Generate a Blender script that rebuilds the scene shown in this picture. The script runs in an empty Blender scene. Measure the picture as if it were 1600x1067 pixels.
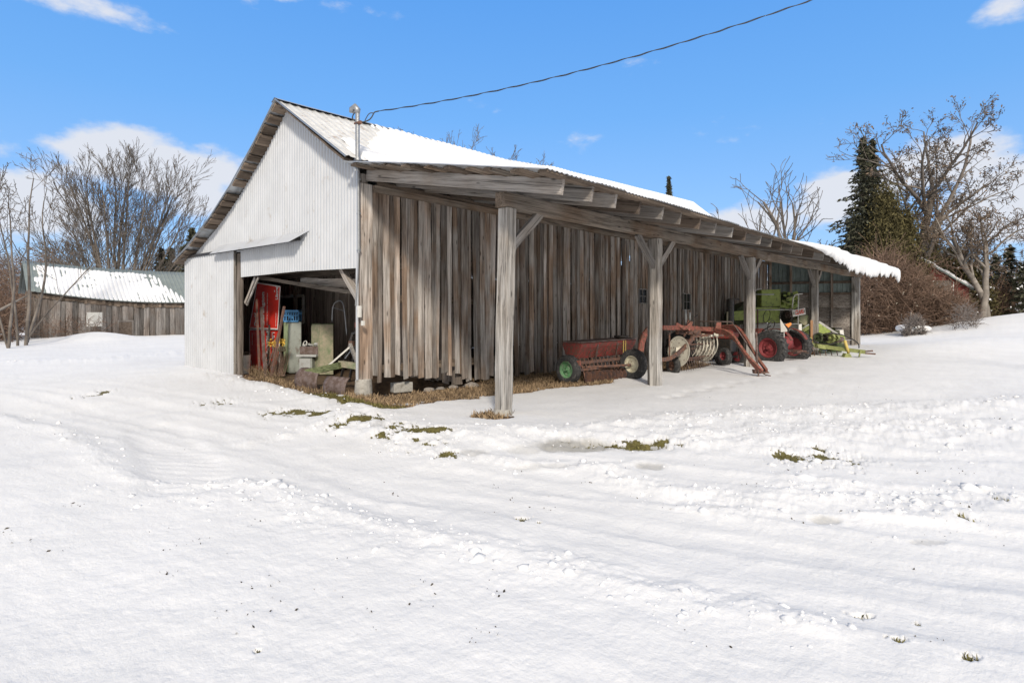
import bpy, math, random
import numpy as np
from mathutils import Vector, Matrix
R = math.radians
S = bpy.context.scene
COL = S.collection

# ------------------------------------------------------------------ camera, sky, sun, exposure
CAM = Vector((9.52, -6.04, 1.6)); FW = Vector((-.677, .736, 0)).normalized(); RT = Vector((FW.y, -FW.x, 0))
F = 887.0; HZ = 490.0
cd = bpy.data.cameras.new('camera'); cam = bpy.data.objects.new('camera', cd); COL.objects.link(cam)
cam.location = CAM; cam.rotation_euler = (R(90), 0, math.atan2(-FW.x, FW.y))
cd.sensor_width = 36; cd.lens = 36 * F / 1600; cd.shift_y = -(533.5 - HZ) / 1600
cd.clip_start = .05; cd.clip_end = 3000
S.camera = cam
SUN_DIR = Vector((.74, -.67, 0)).normalized(); SUN_EL = R(33)
sun_v = Vector((SUN_DIR.x * math.cos(SUN_EL), SUN_DIR.y * math.cos(SUN_EL), math.sin(SUN_EL)))
sl = bpy.data.lights.new('sun', 'SUN'); so = bpy.data.objects.new('sun', sl); COL.objects.link(so)
sl.energy = 2.35; sl.angle = R(7); sl.color = (1, .91, .79)
so.rotation_euler = sun_v.to_track_quat('Z', 'Y').to_euler(); so.location = (20, -20, 30)
S.view_settings.view_transform = 'Standard'; S.view_settings.look = 'None'
S.view_settings.exposure = .56; S.view_settings.gamma = 1
SKY_STR = .1

def PX(u, v, d):            # a place seen at photo pixel u,v at a given distance
    p = CAM + RT * ((u - 800) / F * d) + FW * d
    return Vector((p.x, p.y, CAM.z + (HZ - v) / F * d))
def GP(u, v):
    d = CAM.z * F / (v - HZ); p = PX(u, v, d); p.z = 0; return p
def FP(u, v, y=0.0):        # on the plane Y=y (parallel to the barn's front)
    dr = FW + RT * ((u - 800) / F); t = (y - CAM.y) / dr.y
    return Vector((CAM.x + t * dr.x, y, CAM.z + t * (HZ - v) / F))
def SP(u, v, x=0.0):        # on the plane X=x (parallel to the barn's long side)
    dr = FW + RT * ((u - 800) / F); t = (x - CAM.x) / dr.x
    return Vector((x, CAM.y + t * dr.y, CAM.z + t * (HZ - v) / F))

# ------------------------------------------------------------------ world
W = bpy.data.worlds.new("World"); S.world = W; W.use_nodes = True
nt = W.node_tree; N = nt.nodes; LK = nt.links; N.clear()
def wn(t, **k):
    n = N.new(t)
    for a, b in k.items(): setattr(n, a, b)
    return n
out = wn('ShaderNodeOutputWorld'); bg = wn('ShaderNodeBackground'); bg.inputs[1].default_value = SKY_STR
sky = wn('ShaderNodeTexSky', sky_type='NISHITA', sun_disc=False)
sky.sun_elevation = SUN_EL; sky.sun_rotation = math.atan2(sun_v.x, sun_v.y)
sky.altitude = 100; sky.air_density = 1.0; sky.dust_density = .4; sky.ozone_density = 2.0
tc = wn('ShaderNodeTexCoord')
tint = wn('ShaderNodeMix', data_type='RGBA', blend_type='MULTIPLY'); tint.inputs[0].default_value = 1
tint.inputs[7].default_value = (.92, 1.06, 1.30, 1)
LK.new(sky.outputs[0], tint.inputs[6])
def wmath(op, a, b=None, c=None, clamp=False):
    n = wn('ShaderNodeMath', operation=op, use_clamp=clamp)
    for i, x in enumerate((a, b, c)):
        if x is None: continue
        if isinstance(x, (int, float)): n.inputs[i].default_value = x
        else: LK.new(x, n.inputs[i])
    return n.outputs[0]
no = wn('ShaderNodeTexNoise'); no.inputs['Scale'].default_value = 7.5; no.inputs['Detail'].default_value = 9; no.inputs['Roughness'].default_value = .58
mp = wn('ShaderNodeMapping'); mp.inputs['Scale'].default_value = (1, 1, 2.1); LK.new(tc.outputs['Generated'], mp.inputs[0]); LK.new(mp.outputs[0], no.inputs['Vector'])
total = None
CL = [(240, 262, 150, 55, 1.15), (170, 240, 110, 40, 1.0), (330, 330, 80, 40, .8), (40, 320, 130, 70, .95), (150, 8, 120, 32, .8), (480, 0, 120, 14, .5), (1580, 10, 70, 40, .6),
      (1490, 250, 120, 60, 1.0), (1330, 310, 90, 45, 1.0), (1170, 345, 90, 36, .85), (1600, 310, 150, 110, 1.0), (900, 450, 900, 50, .55), (-200, 200, 260, 90, .9), (1900, 150, 250, 90, .8)]
for (u, v, a, b, s) in CL:
    c = (PX(u, v, 1) - CAM).normalized()
    e1 = Vector((-c.y, c.x, 0)).normalized(); e2 = c.cross(e1)
    rd = (PX(u + 10, v, 1) - CAM).normalized(); k = (rd - c).length / 10
    sb = wn('ShaderNodeVectorMath', operation='SUBTRACT'); LK.new(tc.outputs['Generated'], sb.inputs[0]); sb.inputs[1].default_value = c
    d1 = wn('ShaderNodeVectorMath', operation='DOT_PRODUCT'); LK.new(sb.outputs[0], d1.inputs[0]); d1.inputs[1].default_value = e1 / (a * k)
    d2 = wn('ShaderNodeVectorMath', operation='DOT_PRODUCT'); LK.new(sb.outputs[0], d2.inputs[0]); d2.inputs[1].default_value = e2 / (b * k)
    q = wmath('ADD', wmath('MULTIPLY', d1.outputs['Value'], d1.outputs['Value']), wmath('MULTIPLY', d2.outputs['Value'], d2.outputs['Value']))
    g = wmath('MULTIPLY', wmath('POWER', 2.718, wmath('MULTIPLY', q, -.8)), s)
    total = g if total is None else wmath('MAXIMUM', total, g)
dens = wmath('ADD', wmath('MULTIPLY', total, 1.0), wmath('MULTIPLY', wmath('SUBTRACT', no.outputs[0], .5), 2.2))
ss = wn('ShaderNodeMapRange', interpolation_type='SMOOTHSTEP'); ss.inputs[1].default_value = .30; ss.inputs[2].default_value = .78
ss.inputs[4].default_value = .93
LK.new(dens, ss.inputs[0])
# clear-sky colour: deep blue above, paler at the horizon
sx = wn('ShaderNodeSeparateXYZ'); LK.new(tc.outputs['Generated'], sx.inputs[0])
gr = wn('ShaderNodeValToRGB'); el = gr.color_ramp.elements; el[0].position = 0; el[0].color = (3.1, 4.5, 6.3, 1); el[1].position = .55; el[1].color = (.62, 2.45, 6.3, 1)
e3 = el.new(.14); e3.color = (1.95, 3.7, 6.4, 1); e4 = el.new(.32); e4.color = (1.12, 3.1, 6.45, 1)
LK.new(sx.outputs[2], gr.inputs[0])
sm = wn('ShaderNodeMix', data_type='RGBA'); sm.inputs[0].default_value = .8; LK.new(tint.outputs[2], sm.inputs[6]); LK.new(gr.outputs[0], sm.inputs[7])
# broken warm cloud added overhead and behind the camera, unseen, for soft fill light
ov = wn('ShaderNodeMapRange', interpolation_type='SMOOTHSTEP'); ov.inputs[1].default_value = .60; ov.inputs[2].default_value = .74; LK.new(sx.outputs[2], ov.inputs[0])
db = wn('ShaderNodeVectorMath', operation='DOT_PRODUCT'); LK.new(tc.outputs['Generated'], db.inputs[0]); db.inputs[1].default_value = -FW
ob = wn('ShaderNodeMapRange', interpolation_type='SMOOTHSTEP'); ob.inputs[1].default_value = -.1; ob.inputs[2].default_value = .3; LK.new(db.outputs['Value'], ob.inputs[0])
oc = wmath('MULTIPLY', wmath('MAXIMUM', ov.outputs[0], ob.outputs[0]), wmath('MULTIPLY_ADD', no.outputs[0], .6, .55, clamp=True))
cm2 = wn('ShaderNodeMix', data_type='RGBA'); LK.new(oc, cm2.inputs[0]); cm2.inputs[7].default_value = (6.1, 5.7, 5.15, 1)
cm = wn('ShaderNodeMix', data_type='RGBA'); LK.new(ss.outputs[0], cm.inputs[0]); LK.new(sm.outputs[2], cm.inputs[6])
cm.inputs[7].default_value = (5.35, 5.5, 5.9, 1)
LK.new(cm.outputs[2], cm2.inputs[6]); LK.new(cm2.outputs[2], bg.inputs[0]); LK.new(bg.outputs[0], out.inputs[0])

# ------------------------------------------------------------------ helpers
rng = random.Random(7); nrg = np.random.default_rng(5)

def tag(o, label=None, cat=None, group=None, kind=None):
    if label: o['label'] = label
    if cat: o['category'] = cat
    if group: o['group'] = group
    if kind: o['kind'] = kind
    return o
def empty(name, loc, label, cat, group=None, rz=0):
    o = bpy.data.objects.new(name, None); COL.objects.link(o); o.location = loc; o.rotation_euler.z = rz
    o.empty_display_size = .1
    return tag(o, label, cat, group)
ORG = {}
def origin(o):
    v = Vector((0, 0, 0)); q = o
    while q is not None: v += Vector(q.location); q = q.parent
    return v

class MB:
    """collects shapes, builds ONE mesh object. M is the matrix applied to what is added."""
    def __init__(s, M=None): s.v = []; s.f = []; s.r = []; s.M = M or Matrix(); s.rnd = .5; s.uv = None
    def add(s, vs, fs, rnd=None):
        b = len(s.v); M = s.M; s.v += [tuple(M @ Vector(v)) for v in vs]; s.f += [tuple(i + b for i in f) for f in fs]
        s.r += [s.rnd if rnd is None else rnd] * len(fs); return s
    def box(s, c, d, rz=0, rx=0, ry=0, rnd=None, bev=0):
        m = Matrix.Translation(Vector(c)) @ Matrix.Rotation(rz, 4, 'Z') @ Matrix.Rotation(ry, 4, 'Y') @ Matrix.Rotation(rx, 4, 'X')
        x, y, z = d[0] / 2, d[1] / 2, d[2] / 2
        vs = [m @ Vector(p) for p in ((-x,-y,-z),(x,-y,-z),(x,y,-z),(-x,y,-z),(-x,-y,z),(x,-y,z),(x,y,z),(-x,y,z))]
        return s.add(vs, [(0,3,2,1),(4,5,6,7),(0,1,5,4),(1,2,6,5),(2,3,7,6),(3,0,4,7)], rnd)
    def beam(s, p0, p1, w, h, up=(0,0,1), n=1, jit=0, rnd=None, taper=1):
        """rectangular bar; w sideways, h along up"""
        p0 = Vector(p0); p1 = Vector(p1); d = (p1 - p0).normalized(); up = Vector(up)
        sd = d.cross(up)
        if sd.length < 1e-3: sd = d.cross(Vector((1,0,0)))
        sd.normalize(); u2 = sd.cross(d).normalized(); vs = []; fs = []
        for i in range(n + 1):
            t = i / n; p = p0.lerp(p1, t); k = 1 + (taper - 1) * t
            o = Vector((rng.uniform(-jit, jit), rng.uniform(-jit, jit), rng.uniform(-jit, jit))) if jit and 0 < i < n else Vector()
            for a, b in ((-1,-1),(1,-1),(1,1),(-1,1)):
                j = rng.uniform(-jit, jit) * .5
                vs.append(p + o + sd * (a * (w / 2 + j) * k) + u2 * (b * (h / 2 + j) * k))
        for i in range(n):
            for k in range(4): fs.append((i*4+k, i*4+(k+1)%4, i*4+4+(k+1)%4, i*4+4+k))
        fs.append((3,2,1,0)); e = n*4; fs.append((e,e+1,e+2,e+3))
        return s.add(vs, fs, rnd)
    def tube(s, pts, r, seg=8, cap=True, rnd=None):
        pts = [Vector(p) for p in pts]; n = len(pts); rr = r if isinstance(r, (list, tuple)) else [r] * n
        vs = []; fs = []; a = None
        for i, p in enumerate(pts):
            t = (pts[min(i+1, n-1)] - pts[max(i-1, 0)]).normalized()
            if a is None:
                a = t.orthogonal().normalized()
            a = (a - t * a.dot(t)); a = a.normalized() if a.length > 1e-6 else t.orthogonal().normalized()
            b = t.cross(a)
            for k in range(seg):
                an = 2 * math.pi * k / seg; vs.append(p + (a * math.cos(an) + b * math.sin(an)) * rr[i])
        for i in range(n - 1):
            for k in range(seg): fs.append((i*seg+k, i*seg+(k+1)%seg, (i+1)*seg+(k+1)%seg, (i+1)*seg+k))
        if cap: fs.append(tuple(range(seg-1, -1, -1))); fs.append(tuple((n-1)*seg+k for k in range(seg)))
        return s.add(vs, fs, rnd)
    def lathe(s, c, axis, prof, seg=24, rnd=None, close=False):
        """prof: list of (along axis, radius)"""
        c = Vector(c); ax = Vector(axis).normalized(); a = ax.orthogonal().normalized(); b = ax.cross(a); vs = []; fs = []
        for (t, r) in prof:
            for k in range(seg):
                an = 2*math.pi*k/seg; vs.append(c + ax*t + (a*math.cos(an)+b*math.sin(an))*max(r, 1e-4))
        m = len(prof)
        for i in range(m if close else m - 1):
            j = (i + 1) % m
            for k in range(seg): fs.append((i*seg+k, i*seg+(k+1)%seg, j*seg+(k+1)%seg, j*seg+k))
        return s.add(vs, fs, rnd)
    def prism(s, poly, off, rnd=None):
        """polygon (list of points) extruded by vector off"""
        n = len(poly); off = Vector(off); vs = [Vector(p) for p in poly] + [Vector(p) + off for p in poly]
        fs = [tuple(range(n-1, -1, -1)), tuple(range(n, 2*n))] + [(k, (k+1)%n, n+(k+1)%n, n+k) for k in range(n)]
        return s.add(vs, fs, rnd)
    def build(s, name, mat, parent=None, smooth=False, local=False, bevel=0, label=None):
        me = bpy.data.meshes.new(name)
        off = Vector((0,0,0))
        if parent is not None and not local: off = origin(parent)
        me.from_pydata([(x-off.x, y-off.y, z-off.z) for x, y, z in s.v], [], s.f)
        at = me.attributes.new('rnd', 'FLOAT', 'FACE'); at.data.foreach_set('value', np.array(s.r, dtype=np.float32))
        me.materials.append(mat)
        if smooth: me.polygons.foreach_set('use_smooth', [True]*len(me.polygons))
        me.update()
        o = bpy.data.objects.new(name, me); COL.objects.link(o)
        if parent is not None: o.parent = parent
        if bevel:
            b = o.modifiers.new('bevel', 'BEVEL'); b.width = bevel; b.segments = 2; b.limit_method = 'ANGLE'
        if label: o['label'] = label
        return o

def obeam(name, mat, p0, p1, w, h, up=(0, 0, 1), parent=None, n=4, jit=.004, rnd=.5, label=None):
    """a bar whose own X axis runs along it, so that the grain follows the timber"""
    p0 = Vector(p0); p1 = Vector(p1); d = (p1-p0); L = d.length; x = d/L; y = Vector(up).cross(x).normalized(); z = x.cross(y)
    o = MB().beam((0, 0, 0), (L, 0, 0), w, h, up=(0, 0, 1), n=n, jit=jit, rnd=rnd).build(name, mat, parent, local=True, label=label)
    o.location = p0-(origin(parent) if parent is not None else Vector()); o.rotation_mode = 'QUATERNION'; o.rotation_quaternion = Matrix((x, y, z)).transposed().to_quaternion()
    return o

def np_mesh(name, V, Q, mat, parent=None, rnd=None, smooth=False):
    """V (n,3), Q (m,k) all faces with the same vertex count"""
    me = bpy.data.meshes.new(name)
    if parent is not None: V = V - np.array(origin(parent))
    m, k = Q.shape
    me.vertices.add(len(V)); me.vertices.foreach_set('co', V.astype(np.float32).ravel())
    me.loops.add(m * k); me.loops.foreach_set('vertex_index', Q.astype(np.int32).ravel())
    me.polygons.add(m); me.polygons.foreach_set('loop_start', np.arange(0, m*k, k, dtype=np.int32))
    try: me.polygons.foreach_set('loop_total', np.full(m, k, dtype=np.int32))
    except Exception: pass
    me.update(calc_edges=True)
    if rnd is not None:
        at = me.attributes.new('rnd', 'FLOAT', 'FACE'); at.data.foreach_set('value', rnd.astype(np.float32))
    if smooth: me.polygons.foreach_set('use_smooth', np.ones(m, dtype=bool))
    me.materials.append(mat); me.validate()
    o = bpy.data.objects.new(name, me); COL.objects.link(o)
    if parent is not None: o.parent = parent
    return o

def seg_mesh(name, segs, mat, parent=None, sides=4):
    A = np.array(segs, dtype=np.float64).reshape(-1, 8)      # p0 p1 r0 r1
    p0, p1, r0, r1 = A[:, 0:3], A[:, 3:6], A[:, 6], A[:, 7]
    d = p1 - p0; L = np.linalg.norm(d, axis=1, keepdims=True) + 1e-9; d = d / L
    ref = np.where(np.abs(d[:, 2:3]) > .9, np.array([[1., 0, 0]]), np.array([[0, 0, 1.]]))
    a = np.cross(d, ref); a /= np.linalg.norm(a, axis=1, keepdims=True) + 1e-9; b = np.cross(d, a)
    n = len(A); V = np.zeros((n, 2*sides, 3))
    for k in range(sides):
        an = 2*math.pi*k/sides; c = a*math.cos(an) + b*math.sin(an)
        V[:, k] = p0 + c*r0[:, None]; V[:, sides+k] = p1 + d*(r1[:, None]*.3) + c*r1[:, None]
    base = (np.arange(n)*2*sides)[:, None]; Q = []
    for k in range(sides):
        Q.append(np.concatenate([base+k, base+(k+1) % sides, base+sides+(k+1) % sides, base+sides+k], axis=1))
    Q = np.stack(Q, 1).reshape(-1, 4)
    rn = np.repeat(nrg.random(n), sides)
    return np_mesh(name, V.reshape(-1, 3), Q, mat, parent, rn, smooth=True)

def leaf_mesh(name, C, size, mat, parent=None, elong=1.0, dirs=None):
    """many small leaf-sized quads at centres C"""
    n = len(C); a = nrg.normal(size=(n, 3)) if dirs is None else dirs + nrg.normal(size=(n, 3))*.35
    a /= np.linalg.norm(a, axis=1, keepdims=True) + 1e-9
    b = np.cross(a, nrg.normal(size=(n, 3))); b /= np.linalg.norm(b, axis=1, keepdims=True) + 1e-9
    sz = (size * (.6 + .8*nrg.random(n)))[:, None] if np.isscalar(size) else size[:, None]
    V = np.stack([C - a*sz*elong, C + b*sz*.5, C + a*sz*elong, C - b*sz*.5], 1).reshape(-1, 3)
    Q = np.arange(4*n).reshape(-1, 4)
    return np_mesh(name, V, Q, mat, parent, nrg.random(n))

# ------------------------------------------------------------------ noise (numpy)
_P = nrg.permutation(4096)
_T = nrg.random(4096)
def vnoise(x, y, seed=0):
    xi = np.floor(x).astype(np.int64); yi = np.floor(y).astype(np.int64); xf = x - xi; yf = y - yi
    u = xf*xf*(3-2*xf); v = yf*yf*(3-2*yf)
    def h(a, b): return _T[(_P[(a*73 + seed*131) & 4095] + b*57) & 4095]
    return (h(xi, yi)*(1-u) + h(xi+1, yi)*u)*(1-v) + (h(xi, yi+1)*(1-u) + h(xi+1, yi+1)*u)*v
def fbm(x, y, oct=4, seed=0, gain=.5):
    s = 0; a = 1; t = 0
    for o in range(oct):
        c, n_ = math.cos(.7*o+.3), math.sin(.7*o+.3)
        s = s + a*(vnoise(x*c - y*n_, x*n_ + y*c, seed+o)*2-1); t += a; a *= gain; x = x*2.03+17.1; y = y*2.03-9.3
    return s/t
def sstep(a, b, x): t = np.clip((x-a)/(b-a), 0, 1); return t*t*(3-2*t)

# ------------------------------------------------------------------ materials
def mat_new(name):
    m = bpy.data.materials.new(name); m.use_nodes = True; n = m.node_tree.nodes; n.clear()
    o = n.new('ShaderNodeOutputMaterial'); b = n.new('ShaderNodeBsdfPrincipled'); m.node_tree.links.new(b.outputs[0], o.inputs[0])
    return m, n, m.node_tree.links, b, o
def nd(n, t, ins=None, **k):
    q = n.new(t)
    for a, b in k.items(): setattr(q, a, b)
    for a, b in (ins or {}).items(): q.inputs[a].default_value = b
    return q
def ramp(n, stops):
    r = n.new('ShaderNodeValToRGB'); e = r.color_ramp.elements
    while len(e) > len(stops): e.remove(e[-1])
    while len(e) < len(stops): e.new(.5)
    for el, (p, c) in zip(e, stops): el.position = p; el.color = (*c, 1)
    return r
def simple(name, col, rough=.6, metal=0, var=.18, scale=6, col2=None, amt=.5, bump=.15, bscale=40, rndvar=0, spec=.5, thr=.12):
    """painted/worn surface: noise value variation, optional second colour (rust, dirt) breaking through"""
    m, n, L, b, o = mat_new(name)
    tc = n.new('ShaderNodeTexCoord')
    ns = nd(n, 'ShaderNodeTexNoise', {'Scale': scale, 'Detail': 6, 'Roughness': .62}); L.new(tc.outputs['Object'], ns.inputs['Vector'])
    mr = nd(n, 'ShaderNodeMapRange', {1: .3, 2: .7, 3: 1-var, 4: 1+var}); L.new(ns.outputs[0], mr.inputs[0])
    mx = nd(n, 'ShaderNodeMix', {0: 1.0}, data_type='RGBA', blend_type='MULTIPLY'); mx.inputs[6].default_value = (*col, 1); L.new(mr.outputs[0], mx.inputs[7])
    last = mx.outputs[2]
    if rndvar:
        at = nd(n, 'ShaderNodeAttribute', attribute_name='rnd')
        r2 = nd(n, 'ShaderNodeMapRange', {1: 0, 2: 1, 3: 1-rndvar, 4: 1+rndvar}); L.new(at.outputs['Fac'], r2.inputs[0])
        m2 = nd(n, 'ShaderNodeMix', {0: 1.0}, data_type='RGBA', blend_type='MULTIPLY'); L.new(last, m2.inputs[6]); L.new(r2.outputs[0], m2.inputs[7]); last = m2.outputs[2]
    if col2:
        n2 = nd(n, 'ShaderNodeTexNoise', {'Scale': scale*1.7, 'Detail': 10, 'Roughness': .72}); L.new(tc.outputs['Object'], n2.inputs['Vector'])
        t0 = .5 + (.5-amt)*.4
        mk = nd(n, 'ShaderNodeMapRange', {1: t0-thr/2, 2: t0+thr/2, 3: 0, 4: 1}); L.new(n2.outputs[0], mk.inputs[0])
        m3 = nd(n, 'ShaderNodeMix', data_type='RGBA'); L.new(mk.outputs[0], m3.inputs[0]); L.new(last, m3.inputs[6]); m3.inputs[7].default_value = (*col2, 1); last = m3.outputs[2]
    L.new(last, b.inputs['Base Color']); b.inputs['Roughness'].default_value = rough; b.inputs['Metallic'].default_value = metal
    b.inputs['Specular IOR Level'].default_value = spec
    if bump:
        nb = nd(n, 'ShaderNodeTexNoise', {'Scale': bscale, 'Detail': 4}); L.new(tc.outputs['Object'], nb.inputs['Vector'])
        bp = nd(n, 'ShaderNodeBump', {'Strength': bump, 'Distance': .02}); L.new(nb.outputs[0], bp.inputs['Height']); L.new(bp.outputs[0], b.inputs['Normal'])
    return m
def wood(name, dark, light, axis='Z', warm=None, contrast=1.0, fine=26, stain=.5):
    m, n, L, b, o = mat_new(name)
    tc = n.new('ShaderNodeTexCoord'); at = nd(n, 'ShaderNodeAttribute', attribute_name='rnd')
    sc = {'X': (.7, 9, 9), 'Y': (9, .7, 9), 'Z': (9, 9, .7)}[axis]; s2 = {'X': (1.2, fine*2, fine*2), 'Y': (fine*2, 1.2, fine*2), 'Z': (fine*2, fine*2, 1.2)}[axis]
    # each board gets its own grain: shift coordinates by the board's number
    cb = nd(n, 'ShaderNodeVectorMath', operation='MULTIPLY_ADD'); cx = n.new('ShaderNodeCombineXYZ')
    for i in range(3): L.new(at.outputs['Fac'], cx.inputs[i])
    L.new(cx.outputs[0], cb.inputs[0]); cb.inputs[1].default_value = (37, 53, 41); L.new(tc.outputs['Object'], cb.inputs[2])
    mp = nd(n, 'ShaderNodeMapping'); mp.inputs['Scale'].default_value = sc; L.new(cb.outputs[0], mp.inputs[0])
    a = nd(n, 'ShaderNodeTexNoise', {'Scale': 1, 'Detail': 8, 'Roughness': .65, 'Distortion': .35}); L.new(mp.outputs[0], a.inputs['Vector'])
    rp = ramp(n, [(.28, dark), (.5, tuple((x+y)/2 for x, y in zip(dark, light))), (.72, light)]); L.new(a.outputs[0], rp.inputs[0])
    mp2 = nd(n, 'ShaderNodeMapping'); mp2.inputs['Scale'].default_value = s2; L.new(cb.outputs[0], mp2.inputs[0])
    f = nd(n, 'ShaderNodeTexNoise', {'Scale': 1, 'Detail': 5, 'Roughness': .7}); L.new(mp2.outputs[0], f.inputs['Vector'])
    fr = nd(n, 'ShaderNodeMapRange', {1: .32, 2: .56, 3: 1-.62*contrast, 4: 1.08}); L.new(f.outputs[0], fr.inputs[0])
    mx = nd(n, 'ShaderNodeMix', {0: 1.0}, data_type='RGBA', blend_type='MULTIPLY'); L.new(rp.outputs[0], mx.inputs[6]); L.new(fr.outputs[0], mx.inputs[7])
    # per board brightness
    rr = nd(n, 'ShaderNodeMapRange', {1: 0, 2: 1, 3: .52, 4: 1.38}); L.new(at.outputs['Fac'], rr.inputs[0])
    m2 = nd(n, 'ShaderNodeMix', {0: 1.0}, data_type='RGBA', blend_type='MULTIPLY'); L.new(mx.outputs[2], m2.inputs[6]); L.new(rr.outputs[0], m2.inputs[7])
    last = m2.outputs[2]
    if warm:
        w = nd(n, 'ShaderNodeTexNoise', {'Scale': .8, 'Detail': 4}); L.new(cb.outputs[0], w.inputs['Vector'])
        wr = nd(n, 'ShaderNodeMapRange', {1: .42, 2: .62, 3: 0, 4: stain}); L.new(w.outputs[0], wr.inputs[0])
        m3 = nd(n, 'ShaderNodeMix', data_type='RGBA', blend_type='MULTIPLY'); L.new(wr.outputs[0], m3.inputs[0]); L.new(last, m3.inputs[6]); m3.inputs[7].default_value = (*warm, 1); last = m3.outputs[2]
    ck = nd(n, 'ShaderNodeTexNoise', {'Scale': 1, 'Detail': 3, 'Roughness': .6, 'Distortion': .2}); mc = nd(n, 'ShaderNodeMapping')
    mc.inputs['Scale'].default_value = {'X': (.55, 38, 38), 'Y': (38, .55, 38), 'Z': (38, 38, .55)}[axis]; L.new(cb.outputs[0], mc.inputs[0]); L.new(mc.outputs[0], ck.inputs['Vector'])
    cr_ = nd(n, 'ShaderNodeMapRange', {1: .33, 2: .40, 3: .28, 4: 1}); L.new(ck.outputs[0], cr_.inputs[0])
    m5 = nd(n, 'ShaderNodeMix', {0: 1.0}, data_type='RGBA', blend_type='MULTIPLY'); L.new(last, m5.inputs[6]); L.new(cr_.outputs[0], m5.inputs[7]); last = m5.outputs[2]
    # knots
    kv = nd(n, 'ShaderNodeTexVoronoi', {'Scale': 1.0}); mk = nd(n, 'ShaderNodeMapping')
    mk.inputs['Scale'].default_value = {'X': (2.2, 7, 7), 'Y': (7, 2.2, 7), 'Z': (7, 7, 2.2)}[axis]
    L.new(cb.outputs[0], mk.inputs[0]); L.new(mk.outputs[0], kv.inputs['Vector'])
    kr = nd(n, 'ShaderNodeMapRange', {1: .06, 2: .16, 3: .35, 4: 1}); L.new(kv.outputs['Distance'], kr.inputs[0])
    m4 = nd(n, 'ShaderNodeMix', {0: 1.0}, data_type='RGBA', blend_type='MULTIPLY'); L.new(last, m4.inputs[6]); L.new(kr.outputs[0], m4.inputs[7])
    L.new(m4.outputs[2], b.inputs['Base Color']); b.inputs['Roughness'].default_value = .9; b.inputs['Specular IOR Level'].default_value = .2
    bp = nd(n, 'ShaderNodeBump', {'Strength': .6, 'Distance': .012}); L.new(f.outputs[0], bp.inputs['Height']); L.new(bp.outputs[0], b.inputs['Normal'])
    return m

M = {}
M['wall'] = wood('weathered_boards', (.15, .128, .11), (.62, .575, .53), 'Z', warm=(.68, .50, .37), stain=.85)
M['grey'] = wood('silver_timber_vertical', (.15, .135, .12), (.50, .485, .46), 'Z', warm=(.75, .64, .52), stain=.5, contrast=1.15)
M['greyX'] = wood('silver_timber_cross', (.17, .155, .14), (.40, .38, .36), 'X', warm=(.72, .58, .45), contrast=.8)
M['greyY'] = wood('silver_timber_long', (.15, .125, .10), (.38, .33, .28), 'Y', warm=(.74, .56, .42), stain=.8, contrast=.9)
M['brownX'] = wood('brown_timber_cross', (.075, .055, .042), (.25, .20, .16), 'X', contrast=.8)
M['brownY'] = wood('brown_timber_long', (.07, .052, .04), (.27, .21, .16), 'Y', contrast=.8)
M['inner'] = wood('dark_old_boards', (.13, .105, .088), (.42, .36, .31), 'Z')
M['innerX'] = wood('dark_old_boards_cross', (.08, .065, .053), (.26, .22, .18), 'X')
M['shedwood'] = wood('shed_boards', (.11, .098, .088), (.33, .31, .29), 'Z', warm=(.7, .55, .45))
M['white'] = simple('white_enamel_sheet', (.475, .49, .51), .45, 0, .08, 1.3, (.33, .30, .27), .12, bump=.05, bscale=8)
M['galv'] = simple('galvanised_sheet', (.40, .42, .44), .42, .55, .22, 5, (.28, .22, .17), .22, bump=.1)
M['roofmetal'] = simple('pale_weathered_roof_sheet', (.60, .60, .585), .5, .1, .16, 3, (.36, .31, .27), .25, bump=.1)
M['greenmetal'] = simple('grey_green_roof_sheet', (.20, .235, .23), .5, .2, .12, 3, bump=.05)
M['panelmetal'] = simple('dull_grey_green_sheet', (.17, .21, .20), .5, .3, .2, 4, bump=.1)
M['concrete'] = simple('old_concrete', (.38, .365, .33), .9, 0, .22, 9, (.22, .2, .17), .3, bump=.5, bscale=30)
M['stone'] = simple('field_stone', (.30, .27, .24), .9, 0, .3, 7, (.17, .15, .13), .4, bump=.5, bscale=25)
M['steel'] = simple('grey_conduit', (.30, .31, .32), .45, .6, .15, 12)
M['black'] = simple('black_iron', (.025, .024, .023), .55, .2, .3, 12, (.07, .05, .035), .35)
M['cable'] = simple('black_cable', (.02, .022, .025), .5, 0, .1)
M['rubber'] = simple('old_rubber', (.032, .032, .033), .85, 0, .35, 9, (.09, .085, .08), .35, bump=.3)
M['red'] = simple('faded_red_paint', (.24, .034, .028), .7, 0, .3, 9, (.11, .055, .038), .52, bump=.2, rndvar=.15)
M['rakered'] = simple('sun_bleached_red_paint', (.29, .085, .065), .7, 0, .3, 9, (.14, .065, .04), .52, bump=.2, rndvar=.15)
M['rust'] = simple('rusted_steel', (.17, .085, .055), .85, .1, .35, 8, (.09, .06, .055), .5, bump=.4, rndvar=.2)
M['rustgrey'] = simple('grey_rust_steel', (.17, .13, .12), .75, .2, .3, 5, (.10, .065, .05), .5, bump=.4)
M['cream'] = simple('cream_enamel_rusting', (.66, .63, .53), .5, 0, .08, 6, (.25, .12, .05), .22, thr=.05, bump=.1)
M['rimcream'] = simple('cream_wheel_paint', (.58, .55, .42), .6, 0, .12, 9, (.2, .14, .08), .25, bump=.1)
M['rimgreen'] = simple('green_wheel_paint', (.10, .25, .11), .6, 0, .25, 12, (.24, .24, .20), .35, bump=.2)
M['rimred'] = simple('red_wheel_paint', (.21, .03, .035), .7, 0, .2, 10, (.15, .04, .035), .35, bump=.2)
M['green'] = simple('combine_green_paint', (.29, .36, .09), .6, 0, .2, 5, (.12, .15, .06), .3, bump=.15, rndvar=.12)
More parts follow.
